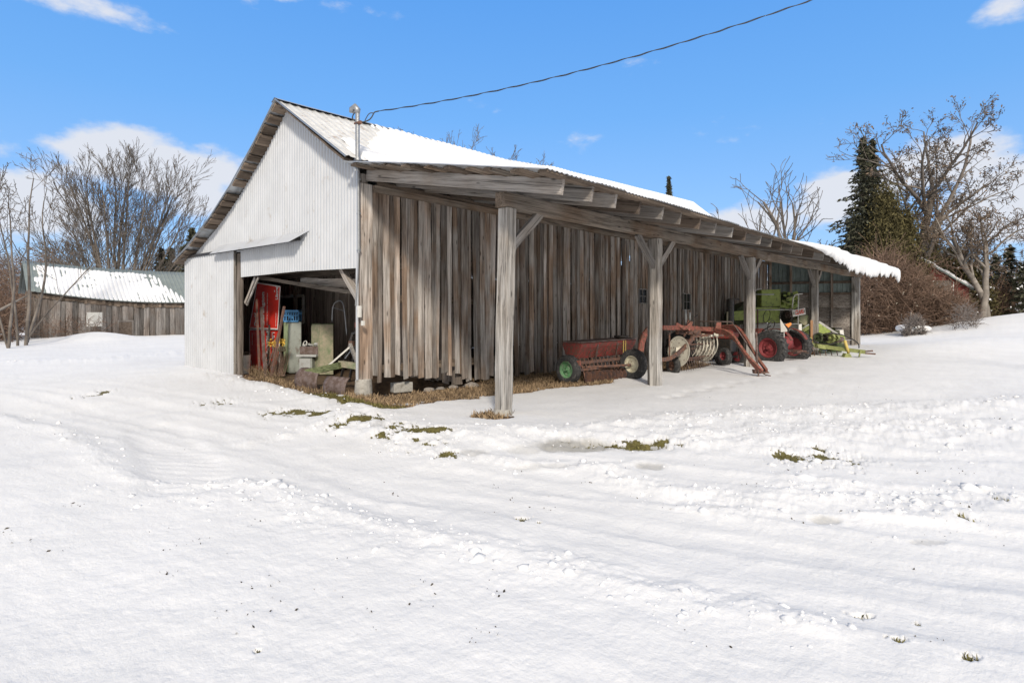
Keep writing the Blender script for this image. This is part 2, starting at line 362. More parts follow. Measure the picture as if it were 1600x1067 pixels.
M['green2'] = simple('yellow_green_paint', (.25, .275, .095), .6, 0, .2, 7, (.17, .17, .07), .3, bump=.15)
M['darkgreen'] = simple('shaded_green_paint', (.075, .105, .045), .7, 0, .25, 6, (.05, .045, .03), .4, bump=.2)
M['palegrey'] = simple('pale_grey_panel', (.36, .37, .36), .6, 0, .12, 4, (.22, .19, .17), .25)
M['cabinet'] = simple('chalky_grey_green_enamel', (.25, .27, .24), .6, 0, .15, 3, (.14, .12, .10), .3)
M['cabgreen'] = simple('pale_green_enamel', (.34, .42, .24), .6, 0, .1, 3, (.2, .19, .12), .28)
M['tan'] = simple('tan_green_worn_panel', (.34, .29, .21), .8, 0, .2, 3, (.15, .19, .10), .45, thr=.25)
M['blue'] = simple('blue_crate_plastic', (.045, .20, .42), .5, 0, .1, 8)
M['signred'] = simple('red_sign_plastic', (.68, .035, .02), .5, 0, .06, 3, (.45, .05, .03), .15, bump=0)
M['signwhite'] = simple('white_sign_print', (.75, .74, .72), .5, 0, .04, 3, bump=0)
M['offwhite'] = simple('dull_white_paint', (.62, .61, .57), .6, 0, .1, 5, (.35, .3, .25), .2)
M['dark'] = simple('dark_glass', (.012, .014, .018), .15, 0, .1, 3, bump=0)
M['orange'] = simple('orange_lamp', (.75, .25, .05), .4, 0, .1, 5)
M['yellowrod'] = simple('yellow_painted_rod', (.55, .42, .12), .6, 0, .2, 5)
M['textred'] = simple('red_lettering', (.62, .09, .06), .6, 0, .08, 8, bump=0)
M['texdark'] = simple('dark_lettering', (.08, .12, .07), .6, 0, .08, 8, bump=0)
M['yellow'] = simple('yellow_petals', (.62, .40, .06), .7, 0, .3, 20, bump=0, rndvar=.4)
M['barnred'] = wood('red_barn_boards', (.15, .035, .03), (.33, .085, .07), 'Z', warm=(.8, .7, .65))
M['bark'] = simple('grey_bark', (.15, .13, .112), .9, 0, .25, 3, bump=.4, bscale=12, rndvar=.25, spec=.2)
M['barkL'] = simple('light_grey_bark', (.23, .205, .18), .9, 0, .25, 3, bump=.4, bscale=12, rndvar=.25, spec=.2)
M['barkB'] = simple('brown_bark', (.155, .12, .092), .9, 0, .25, 3, bump=.4, bscale=12, rndvar=.25, spec=.2)
M['twig'] = simple('brown_vines', (.185, .125, .092), .9, 0, .3, 2, bump=0, rndvar=.5, spec=.15)
M['twiggrey'] = simple('grey_twigs', (.19, .165, .15), .9, 0, .25, 2, bump=0, rndvar=.35, spec=.15)
M['pod'] = simple('dry_leaf_clusters', (.17, .125, .09), .9, 0, .3, 3, bump=0, rndvar=.5, spec=.15)
M['spruce'] = simple('spruce_needles', (.062, .064, .042), .8, 0, .35, 1.3, bump=0, rndvar=.6, spec=.2)
M['cedar'] = simple('olive_cedar_needles', (.095, .082, .036), .8, 0, .35, 1.3, bump=0, rndvar=.6, spec=.2)
M['drygrass'] = simple('dry_straw', (.27, .195, .12), .9, 0, .25, 2, bump=0, rndvar=.45, spec=.15)
M['moss'] = simple('olive_short_grass', (.15, .135, .05), .9, 0, .25, 3, bump=0, rndvar=.5, spec=.15)
M['debris'] = simple('dark_leaf_bits', (.055, .045, .032), .9, 0, .3, 3, bump=0, rndvar=.4)
M['needlesnow'] = simple('snow_on_boughs', (.8, .81, .84), .7, 0, .04, 3, bump=.1)
M['fluff'] = simple('seed_heads', (.55, .48, .38), .9, 0, .1, 3, bump=0)
def snow_mat():
    m, n, L, b, o = mat_new('snow')
    tc = n.new('ShaderNodeTexCoord')
    a = nd(n, 'ShaderNodeTexNoise', {'Scale': 1.3, 'Detail': 5}); L.new(tc.outputs['Object'], a.inputs['Vector'])
    rp = ramp(n, [(.3, (.71, .715, .725)), (.7, (.765, .77, .775))]); L.new(a.outputs[0], rp.inputs[0])
    L.new(rp.outputs[0], b.inputs['Base Color']); b.inputs['Roughness'].default_value = .75; b.inputs['Specular IOR Level'].default_value = .2
    nb = nd(n, 'ShaderNodeTexNoise', {'Scale': 18, 'Detail': 6, 'Roughness': .6}); L.new(tc.outputs['Object'], nb.inputs['Vector'])
    bp = nd(n, 'ShaderNodeBump', {'Strength': .35, 'Distance': .02}); L.new(nb.outputs[0], bp.inputs['Height']); L.new(bp.outputs[0], b.inputs['Normal'])
    return m
M['snow'] = snow_mat()
def ground_mat():
    m, n, L, b, o = mat_new('snowy_ground')
    tc = n.new('ShaderNodeTexCoord'); P = tc.outputs['Object']
    bare = nd(n, 'ShaderNodeAttribute', attribute_name='bare'); ice = nd(n, 'ShaderNodeAttribute', attribute_name='ice'); dirt = nd(n, 'ShaderNodeAttribute', attribute_name='dirt')
    def noise(s, d=6, r=.6):
        q = nd(n, 'ShaderNodeTexNoise', {'Scale': s, 'Detail': d, 'Roughness': r}); L.new(P, q.inputs['Vector']); return q.outputs[0]
    n1 = noise(.7); rs = ramp(n, [(.3, (.70, .705, .712)), (.7, (.765, .767, .77))]); L.new(n1, rs.inputs[0])
    # straw and earth
    n2 = noise(5, 8, .75); re = ramp(n, [(.3, (.045, .032, .022)), (.5, (.105, .07, .045)), (.68, (.21, .145, .085))]); L.new(n2, re.inputs[0])
    n3 = noise(9, 8, .7); rg = ramp(n, [(.3, (.05, .045, .015)), (.55, (.15, .14, .035)), (.75, (.24, .2, .08))]); L.new(n3, rg.inputs[0])
    eg = nd(n, 'ShaderNodeMix', data_type='RGBA'); L.new(dirt.outputs['Fac'], eg.inputs[0]); L.new(rg.outputs[0], eg.inputs[6]); L.new(re.outputs[0], eg.inputs[7])
    ic = nd(n, 'ShaderNodeMix', data_type='RGBA'); im = nd(n, 'ShaderNodeMath', operation='MULTIPLY'); L.new(ice.outputs['Fac'], im.inputs[0]); im.inputs[1].default_value = .85
    L.new(im.outputs[0], ic.inputs[0]); L.new(rs.outputs[0], ic.inputs[6]); ic.inputs[7].default_value = (.36, .35, .32, 1)
    n4 = noise(34, 8, .75)
    ad = nd(n, 'ShaderNodeMath', operation='MULTIPLY_ADD'); L.new(n4, ad.inputs[0]); ad.inputs[1].default_value = .9; L.new(bare.outputs['Fac'], ad.inputs[2])
    mk = nd(n, 'ShaderNodeMapRange', {1: .88, 2: .98, 3: 0, 4: 1}); L.new(ad.outputs[0], mk.inputs[0])
    mx = nd(n, 'ShaderNodeMix', data_type='RGBA'); L.new(mk.outputs[0], mx.inputs[0]); L.new(ic.outputs[2], mx.inputs[6]); L.new(eg.outputs[2], mx.inputs[7])
    L.new(mx.outputs[2], b.inputs['Base Color']); b.inputs['Specular IOR Level'].default_value = .22
    rr = nd(n, 'ShaderNodeMapRange', {1: 0, 2: 1, 3: .72, 4: .3}); L.new(ice.outputs['Fac'], rr.inputs[0]); L.new(rr.outputs[0], b.inputs['Roughness'])
    n5 = noise(22, 8, .68)
    bp = nd(n, 'ShaderNodeBump', {'Strength': .42, 'Distance': .03}); L.new(n5, bp.inputs['Height'])
    n6 = noise(120, 4, .6); b2 = nd(n, 'ShaderNodeBump', {'Strength': .15, 'Distance': .006}); L.new(n6, b2.inputs['Height']); L.new(bp.outputs[0], b2.inputs['Normal'])
    L.new(b2.outputs[0], b.inputs['Normal'])
    return m
M['ground'] = ground_mat()

# ------------------------------------------------------------------ ground
BERMS = [  # pixel polyline, height, width (m), roughness
    ([(560,664),(650,684),(760,694),(900,688),(1050,668),(1200,656),(1400,650),(1600,636),(1800,630)], .11, .6, .8),
    ([(1080,700),(1200,690),(1350,684),(1500,676),(1700,668)], .09, .6, .8),
    ([(-200,600),(0,648),(120,688),(170,735),(300,765),(420,768),(520,796),(640,832),(750,868),(880,912),(1000,952),(1150,980),(1300,1010)], .035, .16, .55),
    ([(170,770),(300,792),(420,800),(540,830),(650,880)], .015, .22, .45),
    ([(960,752),(1060,775),(1150,800),(1250,770),(1340,790),(1430,800),(1520,780),(1640,790)], .03, .3, .8),
    ([(-100,578),(0,572),(150,566),(290,552)], .10, .9, .5),
    ([(310,588),(380,600),(440,612),(500,626),(560,650)], .07, .35, .7),
    ([(400,690),(520,668),(600,700),(700,722),(830,735),(1000,738)], .025, .2, .8),
]
BW = []
for pts, a, w, ro in BERMS: BW.append((np.array([[GP(u, v).x, GP(u, v).y] for u, v in pts]), a, w, ro))
TRK = [np.array([[GP(a, b).x, GP(a, b).y] for a, b in L_]) for L_ in ([(-300,720),(0,668),(200,640),(380,622),(520,618)], [(-200,600),(150,640),(480,715),(800,790),(1150,860),(1700,930)], [(-200,585),(120,612),(420,668),(700,740),(1000,780),(1400,830),(1900,860)], [(620,700),(900,735),(1200,752),(1700,760)])]
TREAD = np.array([[GP(a, b).x, GP(a, b).y] for a, b in [(245, 668), (262, 700), (285, 735), (300, 765)]])
FEET = [(PX(u, HZ, d_).x, PX(u, HZ, d_).y) for u, d_ in [(1042, 10.6), (1062, 10.9), (1075, 11.5), (1100, 11.7), (1112, 12.2), (1135, 12.3), (1148, 12.9), (1170, 13.2), (1186, 13.9), (1210, 14.2), (1222, 15.0), (1240, 15.3), (1245, 15.8), (1252, 15.2)]]
def pdist(x, y, P):
    best = np.full(x.shape, 1e9)
    for i in range(len(P)-1):
        a = P[i]; d = P[i+1]-a; L2 = (d**2).sum(); t = np.clip(((x-a[0])*d[0]+(y-a[1])*d[1])/L2, 0, 1)
        best = np.minimum(best, (x-a[0]-t*d[0])**2 + (y-a[1]-t*d[1])**2)
    return np.sqrt(best)
def camspace(x, y):
    dx = x-CAM.x; dy = y-CAM.y; return dx*RT.x+dy*RT.y, dx*FW.x+dy*FW.y
def bump_at(x, y, u, d, sr, sd):
    c = PX(u, 0, d); r, dd = camspace(x-c.x+CAM.x, y-c.y+CAM.y); return np.exp(-(r/sr)**2-(dd/sd)**2)
GRASS = [  # u,v,half width px,half height px,strength (grass showing through the snow)
    (455,648,34,5,1.0), (500,652,26,4,.9), (530,664,26,4,.6), (568,666,22,5,.9), (540,674,30,4,.55), (610,678,22,5,.6), (655,685,42,5,1.0), (600,690,22,3,.6),
    (697,716,14,5,.9), (650,700,40,8,.42), (990,706,48,5,1.0), (940,704,50,5,.4), (1236,726,26,9,1.0), (1280,711,9,4,.9), (1290,726,50,12,.5),
    (818,816,12,4,.9), (840,824,12,2,.7), (432,590,20,4,.8), (350,632,28,4,.55), (160,618,12,4,.5), (1400,1018,10,4,.9), (1515,1046,14,4,.9), (1506,820,6,4,.7), (1566,796,5,4,.6), (1345,972,20,4,.5), (1435,985,9,3,.7), (405,1032,5,3,.6)]
def fields(x, y):
    """height, bare, ice, dirt at world x,y"""
    r, d = camspace(x, y)
    h = .035*fbm(x*.25, y*.25, 3, 1) + .02*fbm(x*1.1, y*1.1, 4, 9)
    crust = fbm(x*5, y*5, 5, 21, .6); h = h + .008*crust
    drive = sstep(0, 1, pdist(x, y, np.array([[GP(a,b).x, GP(a,b).y] for a, b in [(-200,640),(200,650),(520,720),(800,770),(1100,830),(1500,880),(1900,930)]]))/1.6)
    h = h + .05*drive
    # tyre ruts, long and shallow, running along the drive
    rut = 9+0*pdist(x, y, np.array([[GP(a,b).x, GP(a,b).y] for a, b in [(-200,600),(150,640),(480,715),(800,790),(1150,860),(1700,930)]]))
    h = h - .02*np.exp(-((rut-.7)/.18)**2) - .02*np.exp(-((rut-2.1)/.2)**2)
    lump = np.zeros_like(x)
    for P, a, w, ro in BW:
        q = pdist(x + .25*fbm(x*.9, y*.9, 2, 31), y + .25*fbm(x*.9, y*.9, 2, 33), P)
        e = np.exp(-(q/w)**2); lump = np.maximum(lump, e*ro)
        h = h + a*e*(.55 + .8*np.abs(fbm(x*2.2, y*2.2, 4, 41)))
    bil = 1-np.abs(fbm(x*3.1, y*3.1, 5, 51, .62))*2.2
    h = h + lump*.03*(bil-.4) + lump*.016*fbm(x*11, y*11, 3, 61)
    # rough trampled snow right of the melted grass and the near right
    rough = np.exp(-((r-6)/4)**2-((d-7)/1.3)**2); h = h + rough*.03*fbm(x*4, y*4, 5, 71, .6)
    # streaks and shallow tracks along the drive
    a_ = GP(0, 650); b__ = GP(1200, 840); ux, uy = (b__-a_).normalized().x, (b__-a_).normalized().y; al = x*ux+y*uy; ac = -x*uy+y*ux
    h = h + .006*fbm(al*.45, ac*2.6, 4, 101, .65)*(1-.6*drive) + .004*fbm(al*1.3, ac*8, 3, 105) + .006*fbm(x*9, y*9, 3, 107, .6)*sstep(.0, .5, fbm(x*.7, y*.7, 3, 109))
    for P in TRK:
        q = pdist(x+.12*fbm(x*.5, y*.5, 2, 111), y+.12*fbm(x*.5, y*.5, 2, 113), P); ri = .35+.9*vnoise(al*.5, ac*.3, 121); h = h + ri*(-.011*np.exp(-((q-.78)/.15)**4) + .007*np.exp(-((q-.98)/.08)**2)*(1+1.2*crust) + .004*np.exp(-((q-.56)/.07)**2))
    q = pdist(x, y, TREAD); tw = np.exp(-(q/.36)**6); h = h - .03*tw + .006*tw*(.3+1.1*vnoise(x*3, y*3, 131))*np.sin(.9*fbm(x*2, y*2, 3, 133)+(x*FW.x+y*FW.y)*2*math.pi/.17)
    for fx, fy in FEET: h = h - .06*np.exp(-(((x-fx)**2+(y-fy)**2)/.018))
    # broad terrain
    h = h + 1.75*bump_at(x, y, 1680, 31, 7.5, 6.5) + .35*bump_at(x, y, 1560, 24, 6, 3) + .42*bump_at(x, y, 150, 31.5, 1.8, 1.5)
    h = h + .16*sstep(24, 34, d)*sstep(5, -5, r)
    far = sstep(60, 200, np.hypot(r, d)); h = h*(1-far) + far*.3
    # bare strip by the barn and floor inside
    nz = fbm(x*1.6, y*1.6, 5, 81, .6)
    xb = 1.95 + .10*np.clip(y, -1, 5) - .42*np.clip(y-5, 0, 10) + .35*nz
    strip = sstep(0, .28, xb - x) * sstep(-1.0, -.55, y + .3*nz - .42*sstep(-.2, -3.5, x)*(1+1.2*nz)) * (y < 19.5)
    strip = strip * np.where(x < -.2, sstep(-5.6, -4.6, x), 1)
    inside = (x < .1) & (y > -.05) & (x > -9.2) & (y < 20)
    hay = np.exp(-((x-1.4)/1.0)**4-((y-9.8)/1.6)**4)
    wallstrip = sstep(.55, .2, x-.25*nz)*sstep(-.4, 0, x)*sstep(0, 1, y)*sstep(23, 21, y)
    under = sstep(1.9+.5*nz, 1.3+.5*nz, x)*sstep(8.5, 10, y)*sstep(22.8, 22, y)*(x > -.3)
    bare = np.maximum.reduce([strip*.95, hay*.9, wallstrip*.9, under*.85]); dirt = np.ones_like(x)
    bare = np.maximum(bare, .9*sstep(.5, .2, np.hypot(x-3.4, y-.2)+.2*nz))
    post = .0
    g = np.zeros_like(x)
    for (u, v, a, b, s) in GRASS:
        c = GP(u, v); c2 = GP(u+a, v); dd = abs((GP(u, v-b)-GP(u, v+b)).length)/2; rr, de = camspace(x-c.x+CAM.x, y-c.y+CAM.y)
        W_ = (c2-c).length; e = np.exp(-((rr/W_)**2 + (de/dd)**2)*1.1)*s
        g = np.maximum(g, e)
    gn = .04+fbm(x*8, y*8, 5, 91, .75)*.75 + fbm(x*2.1, y*2.1, 3, 95)*.2
    gb = sstep(.16, .62, g*.95 + gn*1.3*(g > .02))*.66
    olive = sstep(2.3, 1.5, np.abs(x-1.2))*sstep(-.15, -.55, y-.25*nz)
    dirt = np.where(gb > bare, 0.25, 1.0 - .75*olive)
    bare = np.maximum(bare, gb)
    # scattered snow left in the strip
    left = sstep(.28, .5, fbm(x*2.7, y*2.7, 4, 97)); bare = bare*(1-.55*left*(~inside))
    bare = np.where(inside, 1.0, bare)
    h = np.where(inside, .01*crust, h - .045*bare)
    h = np.where((x < .2) & (x > -.4) & (y > 0) & (y < 20), np.minimum(h, .03), h)
    h = h - .20*sstep(.22, -.05, x)*sstep(-1.6, -1.2, x)*sstep(.25, .5, y)*sstep(3.0, 2.6, y)
    ice = np.zeros_like(x)
    for (u, v, a, b, s) in [(900,706,65,8,1), (1000,708,40,5,.8), (1015,737,24,4,.7), (1290,818,24,4,.7), (1120,800,16,2,.3), (590,676,10,7,.35), (740,716,24,4,.5), (560,700,60,10,.15), (1450,852,30,3,.5), (850,735,60,3,.35), (820,712,30,4,.4)]:
        c = GP(u, v); W_ = (GP(u+a, v)-c).length; dd = abs((GP(u, v-b)-GP(u, v+b)).length)/2; rr, de = camspace(x-c.x+CAM.x, y-c.y+CAM.y)
        ice = np.maximum(ice, s*sstep(.15, .6, np.exp(-((rr/W_)**2+(de/dd)**2)) + .22*gn))
    ice = np.maximum(ice, .1*(1-drive)*(.5+.5*nz))
    h = h - .02*ice
    return h, bare, ice, dirt
def hz(x, y): return float(fields(np.array([float(x)]), np.array([float(y)]))[0][0])
def hzs(P): return fields(np.array([p[0] for p in P], float), np.array([p[1] for p in P], float))[0]

def make_ground():
    yaw = math.atan2(FW.y, FW.x)
    fine = np.linspace(-50, 50, 1150); co1 = np.linspace(50, 310, 90)[1:-1]
    ang = np.radians(np.concatenate([fine, co1])) + yaw
    inv = np.arange(1/1.3, .012, -.00118); rad = np.concatenate([1/inv, np.geomspace(1/inv[-1]*1.04, 900, 60)])
    A, Rr = np.meshgrid(ang, rad); X = CAM.x + Rr*np.cos(A); Y = CAM.y + Rr*np.sin(A)
    h, bare, ice, dirt = fields(X.ravel(), Y.ravel())
    V = np.stack([X.ravel(), Y.ravel(), h], 1); nr, na = A.shape
    i = np.arange(nr-1)[:, None]; j = np.arange(na)[None, :]; jn = (j+1) % na
    Q = np.stack([i*na+j+0*jn, (i+1)*na+j+0*jn, (i+1)*na+jn, i*na+jn], -1).reshape(-1, 4)
    # centre cap under the viewpoint
    V = np.vstack([V, [[CAM.x, CAM.y, V[:na, 2].mean()]]]); c = len(V)-1
    jj = np.arange(na); cap = np.stack([np.full(na, c), jj, (jj+1) % na, np.full(na, c)], 1)
    me_o = np_mesh('ground', V, Q, M['ground'], smooth=True)
    me = me_o.data
    for nme, arr in (('bare', bare), ('ice', ice), ('dirt', dirt)):
        at = me.attributes.new(nme, 'FLOAT', 'POINT'); at.data.foreach_set('value', np.append(arr, 0).astype(np.float32)[:len(me.vertices)])
    tag(me_o, kind='structure')
    # little disc that closes the ring below the viewpoint
    mb = MB(); n = 48
    mb.add([(CAM.x+1.35*math.cos(2*math.pi*k/n), CAM.y+1.35*math.sin(2*math.pi*k/n), float(V[:na,2].mean())-.004) for k in range(n)], [tuple(range(n))])
    tag(mb.build('ground', M['snow']), kind='structure')
make_ground()

# ------------------------------------------------------------------ the barn
barn = empty('barn', (0, 0, 0), 'long weathered board barn with white corrugated gable, metal roof and open lean-to on posts', 'barn')
LPROF = [(-2.8, 6.27), (-3.87, 5.56), (-5.25, 4.77), (-6.6, 4.13), (-8.54, 3.42), (-9.62, 3.10)]
RPROF = [(-2.8, 6.27), (.03, 4.50)]
def gable_z(x):
    if x > -2.8: return float(np.interp(x, [-2.8, .03], [6.27, 4.50]))
    xs = [p[0] for p in LPROF][::-1]; zs = [p[1] for p in LPROF][::-1]; return float(np.interp(x, xs, zs))
def ridge_add(y): return float(np.interp(y, [0, 3, 7, 9.4, 19.4, 20.4], [0, .06, .12, .32, .68, .70]))

def board_wall(name, mat, p0, p1, nrm, zb, zt, w=(.14, .24), th=.028, gap=.012, lean=.02, jag=.05, parent=barn, skip=(), seg=4, seed=1, warp=.012):
    g = random.Random(seed); mb = MB(); p0 = Vector(p0); p1 = Vector(p1); L = (p1-p0).length; e = (p1-p0)/L; nrm = Vector(nrm); s = 0; i = 0
    while s < L - .03 and i < 400:
        ww = g.uniform(*w); off = (i % 2)*.022 + g.uniform(0, .016); ln = g.gauss(0, lean)
        a, b_ = s, min(s+ww, L); s = b_ + (max(0, g.gauss(gap, gap*.7)) if gap > 0 else gap); i += 1
        z0 = zb((a+b_)/2) - g.uniform(-jag, jag); z1 = zt((a+b_)/2) + g.uniform(-.01, .015); rn = g.random()
        parts = [(z0, z1)]
        for (sa, sb, ha, hb) in skip:
            if b_ > sa and a < sb: parts = [(z0, ha), (hb, z1)]
        for (za, zb_) in parts:
            vs = []; fs = []; sk = g.uniform(-.02, .02)
            for k in range(seg+1):
                t = k/seg; z = za+(zb_-za)*t; sh = ln*(1-t)*1.0 + g.uniform(-warp, warp)*.5; o2 = off + g.uniform(-.004, .006) + (abs(g.gauss(0, .012)) if k == 0 else 0)
                for aa, tt in ((a, 0), (b_, 0), (b_, th), (a, th)):
                    dz = (sk if aa == a else -sk)*(k == 0)
                    q = p0 + e*(aa+sh) + nrm*(o2+tt); vs.append((q.x, q.y, z+dz))
            for k in range(seg):
                for c in range(4): fs.append((k*4+c, k*4+(c+1) % 4, k*4+4+(c+1) % 4, k*4+4+c))
            fs.append((3, 2, 1, 0)); fs.append((seg*4, seg*4+1, seg*4+2, seg*4+3))
            mb.add(vs, fs, rn)
    return mb.build(name, mat, parent)

# side wall with two small window holes
w1 = SP(1003, 462); w2 = SP(1072, 472)
y1a, y1b = SP(996, 462).y, SP(1009, 462).y; z1a, z1b = SP(1003, 474).z, SP(1003, 452).z
y2a, y2b = SP(1066, 472).y, SP(1077, 472).y; z2a, z2b = SP(1071, 484).z, SP(1071, 459).z
def side_zb(s):
    y = s+.26; return .33 - .035*y if y < 2.55 else (.10 if y < 5 else .02)
board_wall('side_wall', M['wall'], (0, .26, 0), (0, 22.6, 0), (1, 0, 0), side_zb, lambda s: 4.07, skip=((y1a-.26, y1b-.26, z1a, z1b), (y2a-.26, y2b-.26, z2a, z2b)), jag=.07, lean=.042, gap=.011, seed=12, seg=6, w=(.075, .18), warp=.022)
for (ya, yb, za, zb_) in ((y1a, y1b, z1a, z1b), (y2a, y2b, z2a, z2b)):
    mb = MB(); c = (ya+yb)/2; t = .035
    for yy in (ya, yb): mb.box((.03, yy, (za+zb_)/2), (.07, t, zb_-za+t))
    for zz in (za, zb_): mb.box((.032, c, zz), (.072, yb-ya-t-.002, t))
    mb.box((.03, c, (za+zb_)/2), (.03, .02, zb_-za-t)); mb.box((.031, c, (za+zb_)/2), (.028, yb-ya-t, .02))
    wdw = mb.build('window', M['grey'], barn)
    MB().box((.02, c, (za+zb_)/2), (.006, yb-ya, zb_-za)).build('pane', M['dark'], wdw)
# inner posts and rails behind the boards
for y in np.arange(2.6, 22.6, 3.3): MB().beam((-.13, y, 0), (-.13, y, 4.1), .18, .18, up=(1, 0, 0), rnd=rng.random()).build('wall_post', M['inner'], barn)
for z in (.5, 1.9, 3.98): MB().beam((-.07, .2, z), (-.07, 22.6, z), .12, .15).build('wall_rail', M['brownY'], barn)
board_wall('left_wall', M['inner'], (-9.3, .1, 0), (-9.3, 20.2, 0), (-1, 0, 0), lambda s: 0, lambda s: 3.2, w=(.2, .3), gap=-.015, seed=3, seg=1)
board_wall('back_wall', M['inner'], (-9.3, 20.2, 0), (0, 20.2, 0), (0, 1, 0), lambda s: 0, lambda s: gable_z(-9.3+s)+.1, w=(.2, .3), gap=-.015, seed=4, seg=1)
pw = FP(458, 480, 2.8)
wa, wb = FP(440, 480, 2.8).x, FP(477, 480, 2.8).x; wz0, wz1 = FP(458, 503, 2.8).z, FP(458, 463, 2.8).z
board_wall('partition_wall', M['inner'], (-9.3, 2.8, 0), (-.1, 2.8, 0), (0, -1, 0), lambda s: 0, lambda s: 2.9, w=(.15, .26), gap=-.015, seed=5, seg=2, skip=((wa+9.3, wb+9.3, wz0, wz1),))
mb = MB(); t = .09
for xx in (wa, wb): mb.box((xx, 2.73, (wz0+wz1)/2), (t, .06, wz1-wz0+t))
for zz in (wz0, wz1): mb.box(((wa+wb)/2, 2.732, zz), (wb-wa-t, .058, t))
wdw = mb.build('window', M['offwhite'], barn)
MB().box(((wa+wb)/2, 2.76, (wz0+wz1)/2), (wb-wa, .006, wz1-wz0)).build('pane', M['dark'], wdw)
for x in (-8, -6.9, -4.4, -2.6, -1.2): MB().beam((x, 2.70, 0), (x, 2.70, 2.8), .1, .1, up=(0, 1, 0), rnd=rng.random()).build('partition_stud', M['inner'], barn)
# loft floor over the opening, seen from below
mb = MB()
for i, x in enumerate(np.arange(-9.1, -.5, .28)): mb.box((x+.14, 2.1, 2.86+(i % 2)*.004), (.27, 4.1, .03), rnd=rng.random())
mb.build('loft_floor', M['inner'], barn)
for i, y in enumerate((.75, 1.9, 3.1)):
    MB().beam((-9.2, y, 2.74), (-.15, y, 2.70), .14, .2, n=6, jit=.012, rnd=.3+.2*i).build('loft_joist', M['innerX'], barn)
# peeling pale plank along the first joist
MB().beam(FP(470, 441, .62), FP(560, 443, .62), .03, .2, up=(0, 0, 1), n=8, jit=.01, rnd=1).build('peeling_plank', M['greyX'], barn, label='pale peeling plank under the loft')
MB().beam(FP(405, 434, .5), FP(562, 458, .5), .08, .09, n=6, jit=.01, rnd=.4).build('loft_rail', M['innerX'], barn)

# front: white corrugated cladding
def corr_panel(mb, x0, x1, zb, zt, y, period=.115, amp=.024, spp=8, seam=.8, ph=0):
    n = int((x1-x0)/period*spp); vs = []; fs = []; rn = []
    for i in range(n+1):
        x = x0+(x1-x0)*i/n; k = (x-x0+ph) % period/period
        yy = y - amp*max(0, 1-abs(k-.3)/.2)**.8 - (.007 if int((x-x0)/seam) % 2 else 0)
        a, b_ = zb(x), zt(x)
        for q in range(4): vs.append((x, yy, a+(b_-a)*q/3))
    for i in range(n):
        for q in range(3): fs.append((i*4+q, i*4+4+q, i*4+5+q, i*4+1+q))
    mb.add(vs, fs)
Y0 = -.03
xd = FP(372, 500).x; xg = FP(378, 432).x; xm = FP(466, 425).x; xr = .0
mb = MB()
corr_panel(mb, -9.33, xr, lambda x: np.interp(x, [-9.3, xg-.01, xg, xm, xm+.01, xr], [3.18, 3.14, 2.53, 2.53, 2.53, 2.47]) if x > xg else 3.19, lambda x: gable_z(x)-.02, Y0)
gc = mb.build('gable_cladding', M['white'], barn)
# lower strip overlapping at left of header (door panel hanging on its track)
mb = MB(); corr_panel(mb, -9.36, xd, lambda x: -.03+.03*math.sin(x*5), lambda x: 3.24, Y0-.075, period=.17, amp=.032, spp=8)
sd = mb.build('sliding_door', M['white'], barn, label='white corrugated door panel at the left corner')
for x in (-9.36, xd): MB().beam((x, Y0-.045, .02), (x, Y0-.045, 3.2), .05, .03, up=(1,0,0)).build('edge_frame', M['grey'], sd)
MB().beam((xd+.13, Y0+.03, 0), (xd+.13, Y0+.03, 3.15), .16, .1, up=(0, 1, 0), n=6, jit=.008, rnd=.2).build('door_post', M['inner'], barn)
# track cover: sloping white strip over the door, dark track in front of it at left
h0, h1 = FP(350, 389), FP(486, 367)
mb = MB(); a = Vector((h0.x-.15, Y0-.03, 3.42)); b_ = Vector((h1.x, Y0-.03, 3.36)); dn = Vector((0, -.26, -.22))
mb.prism([a, b_, b_+dn+Vector((-.35, 0, 0)), a+dn], (0, .012, .014)); mb.build('track_hood', M['white'], barn)
MB().beam((-9.1, Y0-.09, 3.28), (h1.x-.3, Y0-.09, 3.22), .07, .07).build('door_track', M['black'], barn)
mb = MB(); a = Vector((-9.45, Y0-.03, 3.36)); b_ = Vector((-9.0, Y0-.03, 3.38)); mb.prism([a, b_, b_+dn*.8, a+dn*.8], (0, .012, .014)); mb.build('track_hood', M['white'], barn)
# right-hand trim, corner board, pier
MB().beam((-.03, Y0-.012, .33), (-.03, Y0-.012, 4.42), .06, .02, up=(0, 1, 0)).build('corner_trim', M['white'], barn)
mb = MB(); mb.beam((.02, .125, .33), (.02, .125, 4.1), .25, .05, up=(1, 0, 0), n=7, jit=.006, rnd=.9); mb.beam((-.1, .1, .33), (-.1, .1, 4.3), .16, .16, up=(1, 0, 0), rnd=.5); mb.build('corner_post', M['wall'], barn)
mb = MB(); mb.lathe((-.05, .11, -.15), (0, 0, 1), [(0, .001), (0, .175), (.25, .17), (.47, .155), (.49, .13), (.49, .001)], 20); mb.build('pier', M['concrete'], barn, smooth=False)
# braces in the doorway
obeam('door_brace', M['greyX'], FP(400, 434, .1), FP(384, 474, .1), .09, .06, up=(0, 1, 0), parent=barn, rnd=.95)
MB().beam(FP(404, 433, .03), FP(386, 477, .03), .03, .03, up=(0, 1, 0), rnd=1).build('door_brace', M['grey'], barn)
obeam('door_brace', M['greyX'], FP(535, 420, .12), FP(563, 472, .12), .1, .12, up=(0, 1, 0), parent=barn, n=4, jit=.006, rnd=.8)
